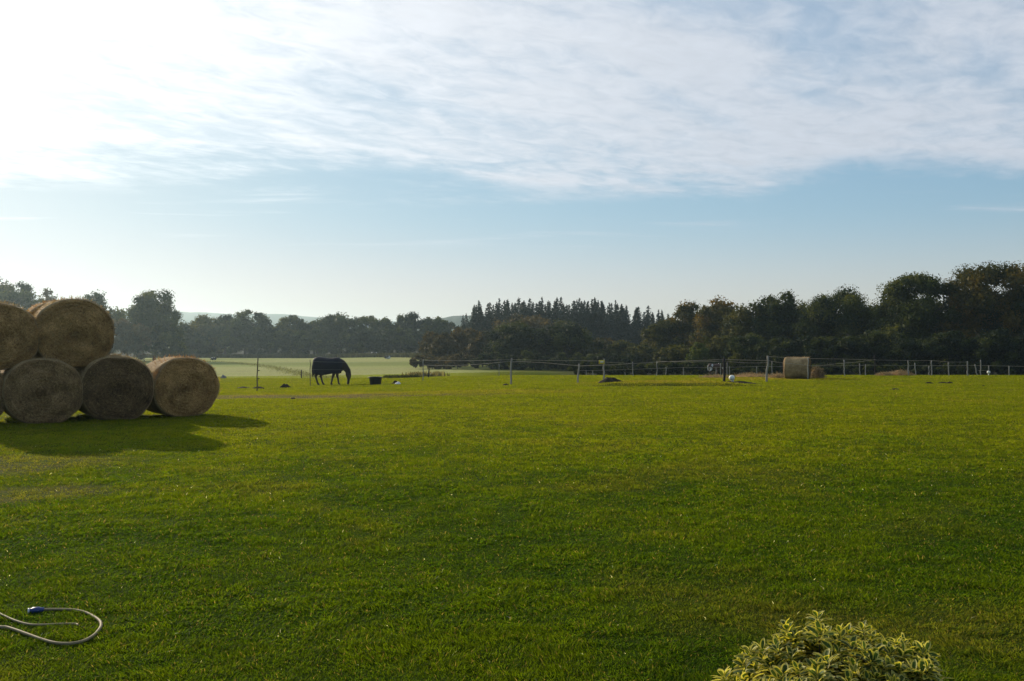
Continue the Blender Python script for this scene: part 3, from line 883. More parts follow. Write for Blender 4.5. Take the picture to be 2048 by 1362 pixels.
def horse_body():
    """grazing horse facing +x, withers 1.55 m, hooves on z = 0"""
    mb = MB()
    # trunk: across (y), up (z)
    stub(mb, [(-.86, 0, 1.20, .12, .20), (-.74, 0, 1.20, .24, .31), (-.52, 0, 1.19, .29, .345), (-.22, 0, 1.13, .31, .345), (.08, 0, 1.12, .31, .35),
              (.34, 0, 1.15, .28, .355), (.52, 0, 1.14, .23, .31), (.66, 0, 1.08, .14, .20)], 20)
    # neck, curving down
    stub(mb, [(.38, 0, 1.26, .15, .30), (.62, 0, 1.20, .13, .26), (.83, 0, 1.03, .11, .205), (.96, 0, .82, .085, .15), (1.02, 0, .68, .08, .12)], 16)
    # head hanging to the grass
    stub(mb, [(1.03, 0, .76, .075, .10), (1.03, 0, .63, .105, .165), (1.05, 0, .48, .095, .135), (1.045, 0, .30, .062, .078), (1.02, 0, .14, .068, .078), (1.0, 0, .03, .055, .06)], 14)
    for s in (-1, 1):   # ears
        mb.tube([(1.06, s * .06, .72), (1.10, s * .075, .79), (1.12, s * .08, .86)], [.035, .032, .006], 8)
    # fore legs
    for s, fx in ((-1, .10), (1, .47)):
        kx = .30 + (fx - .30) * .5
        stub(mb, [(.36, s * .15, 1.05, .10, .15), (.34 + (fx - .3) * .15, s * .16, .82, .085, .11), (kx, s * .15, .50, .07, .078), (kx + (fx - kx) * .25, s * .15, .44, .055, .06),
                  (kx + (fx - kx) * .8, s * .15, .17, .05, .054), (fx, s * .15, .09, .05, .055), (fx + .03, s * .15, .03, .06, .07), (fx + .04, s * .15, .0, .065, .075)], 12)
    # hind legs: stifle forward, hock back
    for s, fx in ((-1, -.64), (1, -.42)):
        hx = fx - .14
        stub(mb, [(-.60, s * .16, 1.12, .13, .24), (-.52 + (fx + .55) * .3, s * .17, .86, .105, .17), (hx + .10, s * .16, .66, .075, .10), (hx, s * .15, .52, .058, .08),
                  (hx + .03, s * .15, .44, .05, .062), (fx - .04, s * .15, .18, .05, .058), (fx, s * .15, .09, .05, .056), (fx + .04, s * .15, .03, .062, .07), (fx + .05, s * .15, .0, .066, .076)], 12)
    # dock of the tail
    stub(mb, [(-.84, 0, 1.32, .05, .05), (-.93, 0, 1.22, .055, .06), (-.96, 0, 1.0, .06, .07), (-.93, 0, .75, .055, .07), (-.90, 0, .55, .03, .04)], 10)
    return mb


def rug_mesh(mat):
    """outdoor rug: a cloth shell from the chest over the back to the tail, open below"""
    st = [(-.93, 1.20, .17, .23, 124), (-.86, 1.20, .25, .31, 124), (-.70, 1.20, .31, .37, 122), (-.45, 1.18, .345, .385, 124), (-.15, 1.13, .36, .385, 128), (.12, 1.12, .36, .39, 128),
          (.36, 1.15, .335, .40, 130), (.52, 1.15, .29, .375, 138), (.64, 1.11, .235, .31, 150), (.72, 1.06, .17, .24, 160)]
    st = smooth_pts(np.array([(x, z, a, b, r) for x, z, a, b, r in st]), 4)
    A = 40; V = []
    for (x, zc, a, b, r) in st:
        for k in range(A):
            t = rad(-r + 2 * r * k / (A - 1))
            fold = 1 + .012 * math.sin(x * 23 + k * .7) * (abs(t) / 2)
            if abs(t) <= PI / 2:
                V.append((x, a * math.sin(t) * fold, zc + b * math.cos(t) * fold))
            else:                                  # the skirts hang straight down past the belly
                q = (abs(t) - PI / 2) / (rad(r) - PI / 2)
                zb = .62 + .05 * math.sin(x * 4.0) if r < 145 else zc - b * math.sin(q * PI / 2)
                yy = a * (1 - .10 * q) if r < 145 else a * math.cos(q * 1.35)
                V.append((x + .02 * math.sin(k * .9) * q, math.copysign(yy * fold, t), zc * (1 - q) + zb * q if r < 145 else zb))
    n = len(st)
    Q = [(i * A + j, (i + 1) * A + j, (i + 1) * A + j + 1, i * A + j + 1) for i in range(n - 1) for j in range(A - 1)]
    me = np_mesh("rug", np.array(V), [np.array(Q)], mat, smooth=True)
    return me


def solid(o, t=.012):
    m = o.modifiers.new("thick", "SOLIDIFY"); m.thickness = t; m.offset = 1
    return o


M["horse"] = simple_mat("dark_bay_coat", [(.3, (.014, .009, .006)), (.7, (.03, .019, .011))], 4, .55, .35)
M["rug"] = simple_mat("navy_rug", [(.3, (.006, .0075, .014)), (.7, (.012, .014, .024))], 5, .7, .25, .01)
M["mane"] = simple_mat("black_mane", [(.3, (.006, .005, .005)), (.7, (.014, .011, .009))], 9, .6, .3)
d = 50.5; x = PX(660, d)
HO = thing("horse", "dark horse in a navy rug grazing beyond the bale stack", "horse", (x, d, g1(x, d)))
HO.scale = (1.0, 1.0, 1.0)
obj("body", remeshed("body", horse_body(), M["horse"], .026, 5), HO)
rg = solid(obj("rug", rug_mesh(M["rug"]), HO)); rg["label"] = "navy turnout rug covering back and belly"
mb = MB()
for k in range(26):
    t = k / 25
    P = np.array([(.42, 1.54), (.68, 1.43), (.92, 1.18), (1.09, .93), (1.13, .74)])
    seg = min(int(t * 4), 3); u = t * 4 - seg
    p = P[seg] * (1 - u) + P[seg + 1] * u
    sd = .05 if k % 2 else -.03
    mb.tube([(p[0], 0, p[1]), (p[0] + .015, sd, p[1] - .03), (p[0] - .03, sd * 2.2, p[1] - .17)], [.03, .035, .008], 6)
obj("mane", mb.mesh("mane", M["mane"]), HO)
mb = MB()
for k in range(9):
    o = (k - 4) * .012
    mb.tube([(-.93, o, 1.24), (-.985, o * 1.5, 1.05), (-.98, o * 2, .75), (-.95, o * 2, .46)], [.02, .03, .03, .006], 6)
obj("tail", mb.mesh("tail", M["mane"]), HO)

# brown and white pony behind the brow
M["pony"], nt, out = new_mat("skewbald_coat")
tc = N(nt, "ShaderNodeTexCoord"); nz = N(nt, "ShaderNodeTexNoise", Scale=1.5, Detail=2)
nt.links.new(tc.outputs["Object"], nz.inputs["Vector"])
sx = N(nt, "ShaderNodeSeparateXYZ"); nt.links.new(tc.outputs["Object"], sx.inputs[0])
mt = N(nt, "ShaderNodeMath", operation="MULTIPLY"); mt.inputs[1].default_value = -.28; nt.links.new(sx.outputs[0], mt.inputs[0])
ad = N(nt, "ShaderNodeMath", operation="ADD"); nt.links.new(nz.outputs["Fac"], ad.inputs[0]); nt.links.new(mt.outputs[0], ad.inputs[1])
cc = ramp(nt, ad.outputs[0], [(.715, (.06, .024, .012)), (.74, (.55, .53, .50))])
pb = N(nt, "ShaderNodeBsdfPrincipled", Roughness=.6); nt.links.new(cc, pb.inputs["Base Color"]); nt.links.new(pb.outputs[0], out.inputs[0])
d = 74.0; x = PX(1430, d)
PO = thing("pony", "brown and white pony half hidden behind the brow beside the dark post", "pony", (x, d, g1(x, d)))
PO.scale = (.66, .66, .66); PO.rotation_euler = (0, 0, rad(12))
obj("body", remeshed("body", horse_body(), M["pony"], .035, 5), PO)
mb = MB()
for k in range(14):
    t = k / 13; p = np.array((.45, 1.52)) * (1 - t) + np.array((1.05, .98)) * t
    mb.tube([(p[0], 0, p[1] + .02), (p[0], -.05, p[1] - .02), (p[0] - .03, -.10, p[1] - .18)], [.03, .035, .008], 6)
obj("mane", mb.mesh("mane", M["white"]), PO)

# cattle far out in the pasture
M["cow"] = simple_mat("black_and_white_hide", [(.50, (.012, .012, .013)), (.53, (.6, .6, .58))], 1.1, .6, .3, detail=1)


def cow_body(lying=False):
    mb = MB()
    dz = -.62 if lying else 0
    stub(mb, [(-.85, 0, 1.10 + dz, .20, .22), (-.65, 0, 1.08 + dz, .29, .32), (-.2, 0, 1.0 + dz, .34, .37), (.25, 0, 1.0 + dz, .33, .37), (.55, 0, 1.04 + dz, .26, .33), (.72, 0, 1.02 + dz, .16, .2)], 16)
    if lying:
        stub(mb, [(.6, 0, .5, .14, .2), (.85, 0, .68, .11, .15), (1.0, 0, .78, .10, .12)], 12)
        stub(mb, [(.95, 0, .80, .10, .12), (1.12, 0, .72, .10, .11), (1.32, 0, .58, .07, .075)], 12)
        for s in (-1, 1):
            stub(mb, [(.5, s * .25, .2, .1, .1), (.8, s * .26, .1, .07, .07), (.6, s * .28, .06, .05, .05)], 8)
            stub(mb, [(-.5, s * .3, .25, .14, .16), (-.2, s * .38, .14, .09, .1), (-.45, s * .42, .07, .05, .05)], 8)
    else:
        stub(mb, [(.6, 0, 1.08, .15, .22), (.9, 0, .9, .12, .17), (1.08, 0, .62, .10, .13)], 12)
        stub(mb, [(1.05, 0, .66, .10, .12), (1.12, 0, .45, .10, .11), (1.14, 0, .22, .07, .075), (1.12, 0, .10, .06, .06)], 12)
        for s in (-1, 1):
            for fx, hy in ((.45, .17), (-.62, .18)):
                stub(mb, [(fx, s * hy, .9, .11, .14), (fx, s * hy, .55, .07, .085), (fx + .02, s * hy, .38, .055, .06), (fx, s * hy, .1, .045, .05), (fx + .03, s * hy, 0, .055, .065)], 8)
    for s in (-1, 1):
        a = (.98, s * .10, .84) if lying else (1.04, s * .10, .76)
        mb.tube([a, (a[0] - .03, a[1] + s * .10, a[2] + .01), (a[0] - .05, a[1] + s * .17, a[2] - .02)], [.03, .04, .01], 8)
    stub(mb, [(-.86, 0, 1.2 + dz, .03, .03), (-.97, 0, 1.0 + dz, .03, .03), (-.97, 0, .5 + max(dz, -.35), .02, .02)], 8)
    return mb


cl = remeshed("body", cow_body(True), M["cow"], .045, 4); cs = remeshed("body", cow_body(False), M["cow"], .045, 4)
GC = "cattle far out in the pasture"
for px, d, me, rz, lb in [(427, 232, cl, 160, "black and white cow lying in the pasture just over the end bale"),
                          (775, 236, cl, 10, "cow lying in the pasture below the trees, farthest from the bales"),
                          (748, 262, cs, 170, "pale cow standing at the wood edge above the tub")]:
    x = PX(px, d)
    t = thing("cow", lb, "cow", (x, d, g1(x, d)), GC); t.rotation_euler = (0, 0, rad(rz))
    obj("body", me, t)


# ------------------------------------------------------------------ trees
PAL = {  # tones: base, highlight painted in for sunlit clumps, deep
    "green": [(.028, .042, .008), (.080, .092, .016), (.014, .026, .007)],
    "dark": [(.014, .024, .008), (.044, .058, .013), (.008, .016, .008)],
    "olive": [(.046, .052, .011), (.095, .092, .018), (.026, .036, .009)],
    "bright": [(.070, .095, .018), (.085, .100, .020), (.050, .075, .016)],
    "autumn": [(.050, .050, .010), (.115, .080, .014), (.026, .037, .008)],
    "brown": [(.044, .038, .016), (.080, .062, .024), (.024, .027, .013)],
}


def limbs(rng, h, w, base_r, n=7, z0=.15, lean=0):
    mb = MB()
    tp = smooth_pts([(0, 0, -.4), (lean * .2, 0, h * .2), (lean * .6 + .02 * w, .01 * w, h * .45), (lean, 0, h * .78)], 4)
    mb.tube(tp, np.linspace(base_r, base_r * .25, len(tp)), 9, jitter=.15, rng=rng)
    for k in range(n):
        a = 2 * PI * (k * .382 + rng.random() * .1); zf = z0 + (.6 - z0) * (k + .5) / n
        L = w * (.30 + .15 * rng.random()) * (1.1 - zf * .5)
        s = np.array((lean * zf, 0, h * zf))
        e = s + np.array((math.cos(a) * L, math.sin(a) * L, L * (.5 + .5 * rng.random())))
        m = (s + e) / 2 + np.array((0, 0, -.06 * L))
        mb.tube(smooth_pts([s, m, e], 4), np.linspace(base_r * .42, base_r * .09, 8), 6)
    return mb


def crown_mesh(rng, w, h, z_lo, pal, nleaf, lsize, gaps=.38, nl=80, base_full=True):
    """leaf-sized faces spread through many overlapping clumps that fill the crown's envelope"""
    seed = int(rng.integers(1e6))
    hc = h - z_lo
    # clump centres
    C = []; R = []
    for k in range(nl):
        while True:
            v = rng.normal(size=3); v /= np.linalg.norm(v)
            if v[2] > (-.97 if base_full else -.75) and (v[2] > -.1 or rng.random() < .75): break
        f = rng.uniform(.55, .88) if k > nl * .30 else rng.uniform(0, .55)
        hr = math.hypot(v[0], v[1])
        hk = f * w / 2 * (max(hr, .02) ** (-.55) if v[2] < 0 and base_full else 1)
        C.append((v[0] * hk, v[1] * hk, v[2] * f * hc / 2))
        R.append((w * hc * hc) ** (1 / 3) * rng.uniform(.09, .17))
    C = np.array(C); R = np.array(R)
    wts = R ** 2; wts /= wts.sum()
    which = rng.choice(nl, nleaf, p=wts)
    v = rng.normal(size=(nleaf, 3)); v /= np.linalg.norm(v, axis=1)[:, None]
    r = R[which] * rng.random(nleaf) ** .36 * np.clip(1 + .08 * rng.normal(size=nleaf), .8, 1.1)
    inner = rng.random(nleaf) < .22
    r = np.where(inner, R[which] * .62 * rng.random(nleaf) ** .5, r)
    P = C[which] + v * r[:, None] * np.array((1, 1, .82))
    nz = fbm(P[:, 0] / w * 9 + P[:, 1] / w * 5 + 11, P[:, 2] / w * 9 - P[:, 1] / w * 4, seed, 3)
    keep = nz > gaps * rng.random(nleaf) * np.where(inner, .9, 1) + .14
    P = P[keep]; v = v[keep]; which = which[keep]; inner = inner[keep]
    lo = np.percentile(P, .7, axis=0); hi = np.percentile(P, [99.3, 99.3, 99.85], axis=0).diagonal()
    lo[2] = P[:, 2].min()
    P[:, :2] = (P[:, :2]) * (w / np.maximum((hi - lo)[0], .1))
    P[:, 2] = (P[:, 2] - lo[2]) / (hi - lo)[2] * hc + z_lo
    n = len(P)
    out = P / np.array((w / 2, w / 2, hc / 2)) - np.array((0, 0, (z_lo + hc / 2) / (hc / 2)))
    nr = .55 * v + .3 * out + .75 * rng.normal(size=(n, 3)); nr /= np.linalg.norm(nr, axis=1)[:, None] + 1e-6
    t = np.cross(nr, rng.normal(size=(n, 3))); t /= np.linalg.norm(t, axis=1)[:, None] + 1e-6
    b = np.cross(nr, t)
    s = lsize * (.6 + .8 * rng.random(n)) * np.where(inner, 2.6, 1)
    V = np.stack([P - t * s[:, None] * .5, P + b * s[:, None] * .34 + nr * s[:, None] * .08, P + t * s[:, None] * .5, P - b * s[:, None] * .34 + nr * s[:, None] * .08], 1)
    hue = rng.random(nl)[which] * .75 + .25 * rng.random(n)
    c = np.array(pal[0]) * np.ones((n, 1))
    c = lerp3(c, pal[1], sstep(.5, .85, hue)); c = lerp3(c, pal[2], sstep(.45, .15, hue))
    c *= 1.12 * (.86 + .28 * rng.random(n))[:, None]
    return np_mesh("crown", V.reshape(-1, 3), [np.arange(n * 4).reshape(-1, 4)], M["leaves"], tint=c)


def tree(px, top, wpx, d, pal, label, group, seed, name="broadleaf_tree", lo=.12, gaps=.38, dens=1.0, nl=84, lpx=1.6, cat="tree", sink=0, depth=None):
    rng = np.random.default_rng(seed)
    x = PX(px, d); zb = g1(x, d) - sink
    h = PZ(top, d) - zb
    w = wpx * .96 * d / F
    t = thing(name, label, cat, (x, d, zb), group)
    area = (wpx / 2) * (h * F / d / 2)
    ls = lpx * d / (F / 2)
    n = int(np.clip(dens * 9.0 * area / (lpx * lpx * .55), 1500, 60000))
    obj("crown", crown_mesh(rng, w, h, h * lo, PAL[pal], n, ls, gaps, nl), t)
    obj("trunk", limbs(rng, h, w, max(.05, .028 * h), z0=max(.12, lo)).mesh("trunk", M["bark"]), t)
    return t


GL = "hazy trees beyond the pasture on the left"
for a in [(18, 562, 145, 235, "green", "tall dark hazy tree above the bale cut by the picture edge", 101),
          (97, 577, 92, 250, "brown", "thin see-through tree over the gap between the upper bales", 102),
          (200, 586, 108, 235, "green", "hazy tree rising right behind the big top bale", 103),
          (309, 582, 112, 225, "green", "round crowned hazy tree standing taller beside the distant hill", 104)]:
    sparse = a[6] == 102
    tree(*a[:5], a[5], GL, a[6], gaps=.75 if sparse else .42, dens=.45 if sparse else 1.15, lo=.06)
for a in [(255, 640, 90, 215, "brown", "low brown bush between the two tall hazy trees", 105), (345, 648, 60, 222, "green", "low bush under the right side of the round crowned tree", 106),
          (60, 615, 130, 228, "green", "broad hazy tree half covered by the upper bales", 107), (150, 622, 120, 228, "green", "hazy tree almost hidden behind the top bale", 108)]:
    tree(*a[:5], a[5], GL, a[6], lo=.02, name="broadleaf_tree" if a[6] > 106 else "bush", cat="tree" if a[6] > 106 else "bush")

GT = "trees of the wood along the far side of the pasture"
for a in [(412, 630, 100, 285, "olive", "first tree of the far wood right of the round crowned tree", 111),
          (490, 622, 112, 290, "dark", "wide dark tree above the metal stake in the far wood", 112),
          (580, 631, 84, 292, "green", "tree with bright gaps in its crown left of the horse", 113),
          (628, 642, 56, 296, "green", "short tree in the dip of the wood above the horse rump", 114),
          (682, 628, 112, 290, "dark", "broad tree of the far wood straight above the horse", 115),
          (760, 633, 74, 292, "green", "tree of the far wood straight above the feed tub", 116),
          (820, 625, 74, 290, "dark", "domed tree standing highest right of the tub in the far wood", 117),
          (870, 635, 70, 288, "green", "tree where the far wood meets the distant hill gap", 118),
          (912, 646, 70, 280, "dark", "low dark tree at the foot of the conifer stand", 119)]:
    tree(*a[:5], a[5], GT, a[6], lo=.0, gaps=.36)
for i, (px, top, wp, d, pal, lb) in enumerate([(855, 712, 70, 150, "brown", "low brush at the foot of the leftmost brown bush"), (915, 708, 90, 148, "brown", "low brush below the tallest brown bush"),
        (985, 706, 90, 142, "dark", "low brush at the left foot of the large domed bush"), (1065, 702, 100, 138, "dark", "low brush between the two domed bushes"),
        (1140, 706, 100, 136, "dark", "low brush below the second domed bush"), (1205, 706, 80, 132, "dark", "low brush right behind the yellow sign post"), (1270, 712, 90, 125, "dark", "low brush below the small olive bush")]):
    tree(px, top, wp, d, pal, lb, "low brush along the field edge in the middle distance", 240 + i, name="brush", cat="brush", lo=-.05, dens=1.3, gaps=.15, nl=50)
k = 0
for px, top, wp, d, lb in [(450, 652, 110, 278, "leafy undergrowth tree below the wide dark tree"), (540, 655, 110, 280, "undergrowth tree filling the wood between two taller trees left of the horse"),
                           (635, 660, 110, 280, "undergrowth tree right over the horse's back"), (725, 655, 110, 280, "undergrowth tree above the tub and the horse's head"),
                           (800, 656, 110, 278, "undergrowth tree below the domed tree"), (385, 665, 80, 275, "undergrowth bush beside the first tree of the far wood")]:
    tree(px, top, wp, d, "dark", lb, GT, 130 + k, lo=-.03, gaps=.2); k += 1

GMID = "bushes in the middle distance below the conifers"
for a in [(862, 664, 56, 165, "brown", "leftmost brown twiggy bush behind the white stake", 141, .45),
          (893, 667, 64, 160, "brown", "short brown bush second in the brown row", 142, .7),
          (930, 655, 66, 165, "brown", "tallest brown bush below the left conifers", 143, .7),
          (965, 662, 60, 160, "brown", "brown bush touching the dark domed bush", 144, .8),
          (1038, 645, 136, 150, "dark", "large dark domed bush above the leaning grey post", 145, 1.3),
          (1137, 648, 122, 150, "dark", "second dark domed bush leaning on the larger one", 146, 1.3),
          (1045, 630, 130, 200, "brown", "grey brown tree top showing behind the domed bushes", 147, .8),
          (1130, 640, 90, 195, "olive", "olive tree top behind the second domed bush", 148, .8),
          (1212, 676, 60, 175, "brown", "thin pale bush right of the domed bushes", 149, .7),
          (1245, 682, 100, 150, "olive", "low wide olive bush above the sign post", 150, 1.0),
          (1285, 690, 70, 140, "olive", "small olive bush just right of the low wide one", 151, 1.0)]:
    tree(*a[:5], a[5], GMID, a[6], name="bush", cat="bush", lo=.0, dens=a[7], gaps=.35)

GR = "big broadleaf trees at the right behind the paddock"
for a in [(1330, 640, 92, 150, "olive", "olive tree where the conifers end", 161, 1.0),
          (1376, 604, 84, 150, "autumn", "rusty topped tree left of the yellowing one", 162, .8),
          (1436, 598, 100, 140, "autumn", "yellowing tree behind the dark post", 163, 1.1),
          (1492, 612, 96, 130, "olive", "medium olive tree between the yellowing tree and the grey post", 164, 1.1),
          (1552, 587, 106, 128, "green", "round tree with sky gaps above the grey post", 165, 1.0),
          (1612, 606, 80, 130, "green", "narrow tree above the paddock bale", 166, 1.0),
          (1672, 579, 150, 122, "green", "broad tree with a twin dome right of the paddock bale", 167, 1.2),
          (1752, 612, 80, 122, "dark", "low dark tree in the dip before the two tallest trees", 168, 1.2),
          (1830, 549, 146, 112, "green", "second tallest tree with a stepped left side", 169, 1.3),
          (1975, 527, 172, 108, "autumn", "tallest tree of all with a brownish crown at the picture edge", 170, 1.5),
          (2075, 565, 130, 104, "dark", "dark tree cut by the right picture edge", 171, 1.2),
          (1905, 590, 90, 114, "dark", "dark tree filling the notch between the two tallest trees", 172, 1.2),
          (2190, 545, 180, 108, "green", "tree standing outside the picture beyond the tallest one", 173, .7)]:
    pal = a[4] if a[6] != 170 else "green"
    tree(*a[:5], a[5], GR, a[6], lo=.04, dens=a[7], gaps=.34, nl=110)
GH = "shrubs along the foot of the right hand wood"
for a in [(1350, 690, 80, 118, "olive", "olive shrub at the wood foot left of the bright one", 181), (1396, 686, 44, 112, "bright", "narrow bright green shrub left of the dark post", 182),
          (1440, 672, 80, 118, "olive", "tall shrub behind the thick dark post", 183), (1500, 668, 90, 112, "green", "shrub between the white ball and the grey post", 184),
          (1560, 676, 90, 108, "dark", "dark shrub to the left above the paddock bale", 185), (1640, 672, 110, 106, "dark", "dark shrub directly behind the paddock bale", 186),
          (1730, 662, 120, 104, "dark", "dark shrub above the thin dark stake", 187), (1820, 668, 110, 100, "dark", "dark shrub behind the pinkish hay heap", 188),
          (1900, 664, 110, 98, "dark", "dark shrub behind the three right hand clods", 189), (1985, 660, 130, 96, "dark", "dark shrub below the tallest tree", 190), (2080, 668, 120, 95, "dark", "dark shrub at the right picture edge", 191)]:
    tree(*a[:5], a[5], GH, a[6], name="shrub", cat="shrub", lo=.0, dens=1.2, gaps=.25)
GBR = "brambles along the bottom of the dark wood"
for i, px in enumerate(range(1180, 2120, 62)):
    d = 90 + (i % 3) * 3
    lbs = ["bramble under the low olive bush right of the sign post", "bramble below the small olive bush", "bramble below the olive tree where conifers end", "bramble left of the narrow bright shrub",
           "bramble behind the brown pony", "bramble behind the white ball", "bramble behind the foot of the grey post", "bramble at the left end of the paddock bale",
           "bramble at the right of the hay heap", "bramble behind the thin dark stake", "bramble behind the small flat hay patch", "bramble behind the bent white stake",
           "bramble above the middle clod of three", "bramble behind the leaning white stake", "bramble behind the tiny white ball", "bramble at the right picture edge"]
    tree(px, 722 + (i * 7) % 9, 84, d, "dark", lbs[i % len(lbs)], GBR, 200 + i, name="bramble_bush", cat="bramble", lo=.0, dens=1.4, gaps=.15, nl=40)


# conifers
def spruce_mesh(seed, h=20.0):
    rng = np.random.default_rng(seed)
    P = []; T = []; S = []
    w0 = h * .25
    nw = 34
    for k in range(nw):
        f = (k + rng.random() * .6) / nw
        z = h * (.04 + .95 * f)
        L = w0 * (1 - f) ** .9 * (.6 + .6 * rng.random()) + .16
        nb = 9 if f < .8 else 6
        for b in range(nb):
            a = 2 * PI * (b + rng.random()) / nb
            dirv = np.array((math.cos(a), math.sin(a), 0))
            ns = max(3, int(L / .19))
            for s in range(ns):
                q = (s + rng.random()) / ns
                p = dirv * L * q + np.array((0, 0, z - L * q * .45 + L * q * q * .28 + .35 * rng.normal()))
                side = np.array((-dirv[1], dirv[0], 0)) * (rng.random() - .5) * L * .5 * (1 - q * .5)
                P.append(p + side); T.append(dirv + np.array((0, 0, -.25)) + .55 * rng.normal(size=3)); S.append(.34 + .22 * rng.random())
    for s in range(10):
        P.append(np.array((0, 0, h * (.95 + .05 * s / 10)))); T.append(np.array((.1 * rng.normal(), .1 * rng.normal(), 1))); S.append(.4)
    P = np.array(P); T = np.array(T); S = np.array(S); n = len(P)
    T /= np.linalg.norm(T, axis=1)[:, None]
    b = np.cross(T, rng.normal(size=(n, 3))); b /= np.linalg.norm(b, axis=1)[:, None]
    V = np.stack([P - T * S[:, None] * .6, P + b * S[:, None] * .42, P + T * S[:, None] * .8, P - b * S[:, None] * .42], 1)
    c = np.array((.011, .023, .013)) * (.6 + .8 * rng.random(n))[:, None]
    cm = np_mesh("crown", V.reshape(-1, 3), [np.arange(n * 4).reshape(-1, 4)], M["needles"], tint=c)
    mb = MB(); z = np.linspace(-.3, h * .97, 8); mb.tube(np.stack([0 * z, 0 * z, z], 1), np.linspace(.24, .03, 8), 8)
    return cm, mb.mesh("trunk", M["bark"])


SPR = [spruce_mesh(300 + i) for i in range(5)]
GCON = "dense stand of spruces on the rise"


def spruce(px, top, d, i, label):
    x = PX(px, d); zb = g1(x, d)
    h = PZ(top, d) - zb
    t = thing("spruce_tree", label, "tree", (x, d, zb), GCON)
    t.scale = (h / 20 * (.95 + .35 * ((i * 37) % 10) / 10),) * 2 + (h / 20,)
    t.rotation_euler = (rad(2.2 * math.sin(i * 5.3)), rad(2.2 * math.sin(i * 3.1)), i * 1.7)
    obj("crown", SPR[i % 5][0], t); obj("trunk", SPR[i % 5][1], t)


front = [(926, 631, "lowest young spruce at the left end of the stand"), (935, 627, "second young spruce climbing at the left end"), (946, 614, "spruce on the shoulder just left of the first tall tip"),
         (957, 601, "first tall spruce at the left end of the skyline"), (979, 605, "short spruce tip in the notch after the first tall spruce"),
         (996, 598, "spruce tip above the left edge of the large domed bush"), (1016, 598, "broad spruce tip left above the leaning grey post"),
         (1035, 595, "thin high spruce tip above the middle of the large domed bush"), (1052, 601, "shorter spruce of the close pair right of the thin high tip"), (1062, 597, "taller spruce of the close pair right of the thin high tip"),
         (1085, 594, "high spruce tip over the dip between the domed bushes"), (1098, 603, "low spruce tip right of the dip between domed bushes"), (1111, 595, "needle thin spruce tip left of the broadest one"),
         (1124, 594, "broadest high spruce tip over the second domed bush"), (1145, 601, "lower spruce tip right of the broadest one"), (1158, 597, "spruce tip above the short grey post"),
         (1174, 604, "low spruce tip left of the densest spruce"), (1194, 595, "densest tallest spruce above the yellow sign"), (1208, 602, "spruce shoulder right of the densest spruce"),
         (1221, 606, "thin spruce tip in the descending row"), (1230, 602, "higher spruce tip in the descending row"), (1241, 608, "spruce after the higher tip of the descending row"),
         (1255, 610, "bushy spruce above the low wide olive bush"), (1272, 615, "spruce in the dip before the last strong tip"), (1294, 611, "last strong spruce tip at the right end"),
         (1318, 620, "small spruce near the rusty topped tree"), (1327, 619, "smaller spruce of the pair by the rusty topped tree"), (1340, 627, "last spruce half hidden by the rusty topped tree")]
for i, (px, top, lb) in enumerate(front):
    spruce(px, top, 246 + (i * 13) % 21, i, lb)
rr = random.Random(4)
for i in range(56):
    px = 948 + i * 6.9 + rr.uniform(-4, 4)
    topl = float(np.interp(px, [950, 1000, 1200, 1260, 1350], [612, 602, 601, 611, 628])) + rr.uniform(-2, 8)
    spruce(px, topl, 230 + rr.uniform(0, 12), i + 50, "dark spruce lost in the shaded body of the stand below the skyline")

# ------------------------------------------------------------------ rough grass strips in the pasture
def rough_strip(label, pts, width, h, n, seed, col):
    rng = np.random.default_rng(seed)
    P = smooth_pts([(PX(a, d), d) for a, d in pts], 12)
    k = rng.integers(0, len(P) - 1, n); t = rng.random(n)
    c = P[k] * (1 - t)[:, None] + P[k + 1] * t[:, None] + rng.normal(size=(n, 2)) * width * .35
    z = gz(c[:, 0], c[:, 1])
    hh = h * (.5 + .8 * rng.random(n)); w = hh * .5
    a = rng.random(n) * PI; ln = rng.normal(size=(n, 2)) * .3 * hh[:, None]
    V = np.zeros((n, 3, 3))
    V[:, 0] = np.column_stack([c[:, 0] - np.cos(a) * w / 2, c[:, 1] - np.sin(a) * w / 2, z - .03])
    V[:, 1] = np.column_stack([c[:, 0] + np.cos(a) * w / 2, c[:, 1] + np.sin(a) * w / 2, z - .03])
    V[:, 2] = np.column_stack([c[:, 0] + ln[:, 0], c[:, 1] + ln[:, 1], z + hh])
    cc = np.array(col) * (.6 + .8 * rng.random(n))[:, None]
    o = obj("rough_grass", np_mesh("rough_grass", V.reshape(-1, 3), [np.arange(n * 3).reshape(-1, 3)], M["leaves"], tint=cc))
    tag(o, label, "rough grass", kind="stuff")


rough_strip("dark overgrown ditch crossing the pale pasture towards the horse", [(300, 236), (440, 212), (520, 180), (570, 150), (610, 128), (660, 112), (720, 104)], 3.2, .20, 4200, 7, (.14, .155, .06))
rough_strip("strip of rough grass along the edge of the far wood", [(280, 268), (400, 270), (520, 266), (640, 262), (760, 258), (860, 240)], 3.0, 1.0, 9000, 8, (.05, .055, .022))
rough_strip("rough dark grass at the lip of the brow right of the tub", [(772, 68), (800, 67), (835, 67)], .5, .22, 900, 9, (.04, .05, .012))
rough_strip("pale rushes on the brow around the white stake", [(815, 72), (850, 71), (880, 74)], .9, .4, 500, 10, (.16, .15, .07))


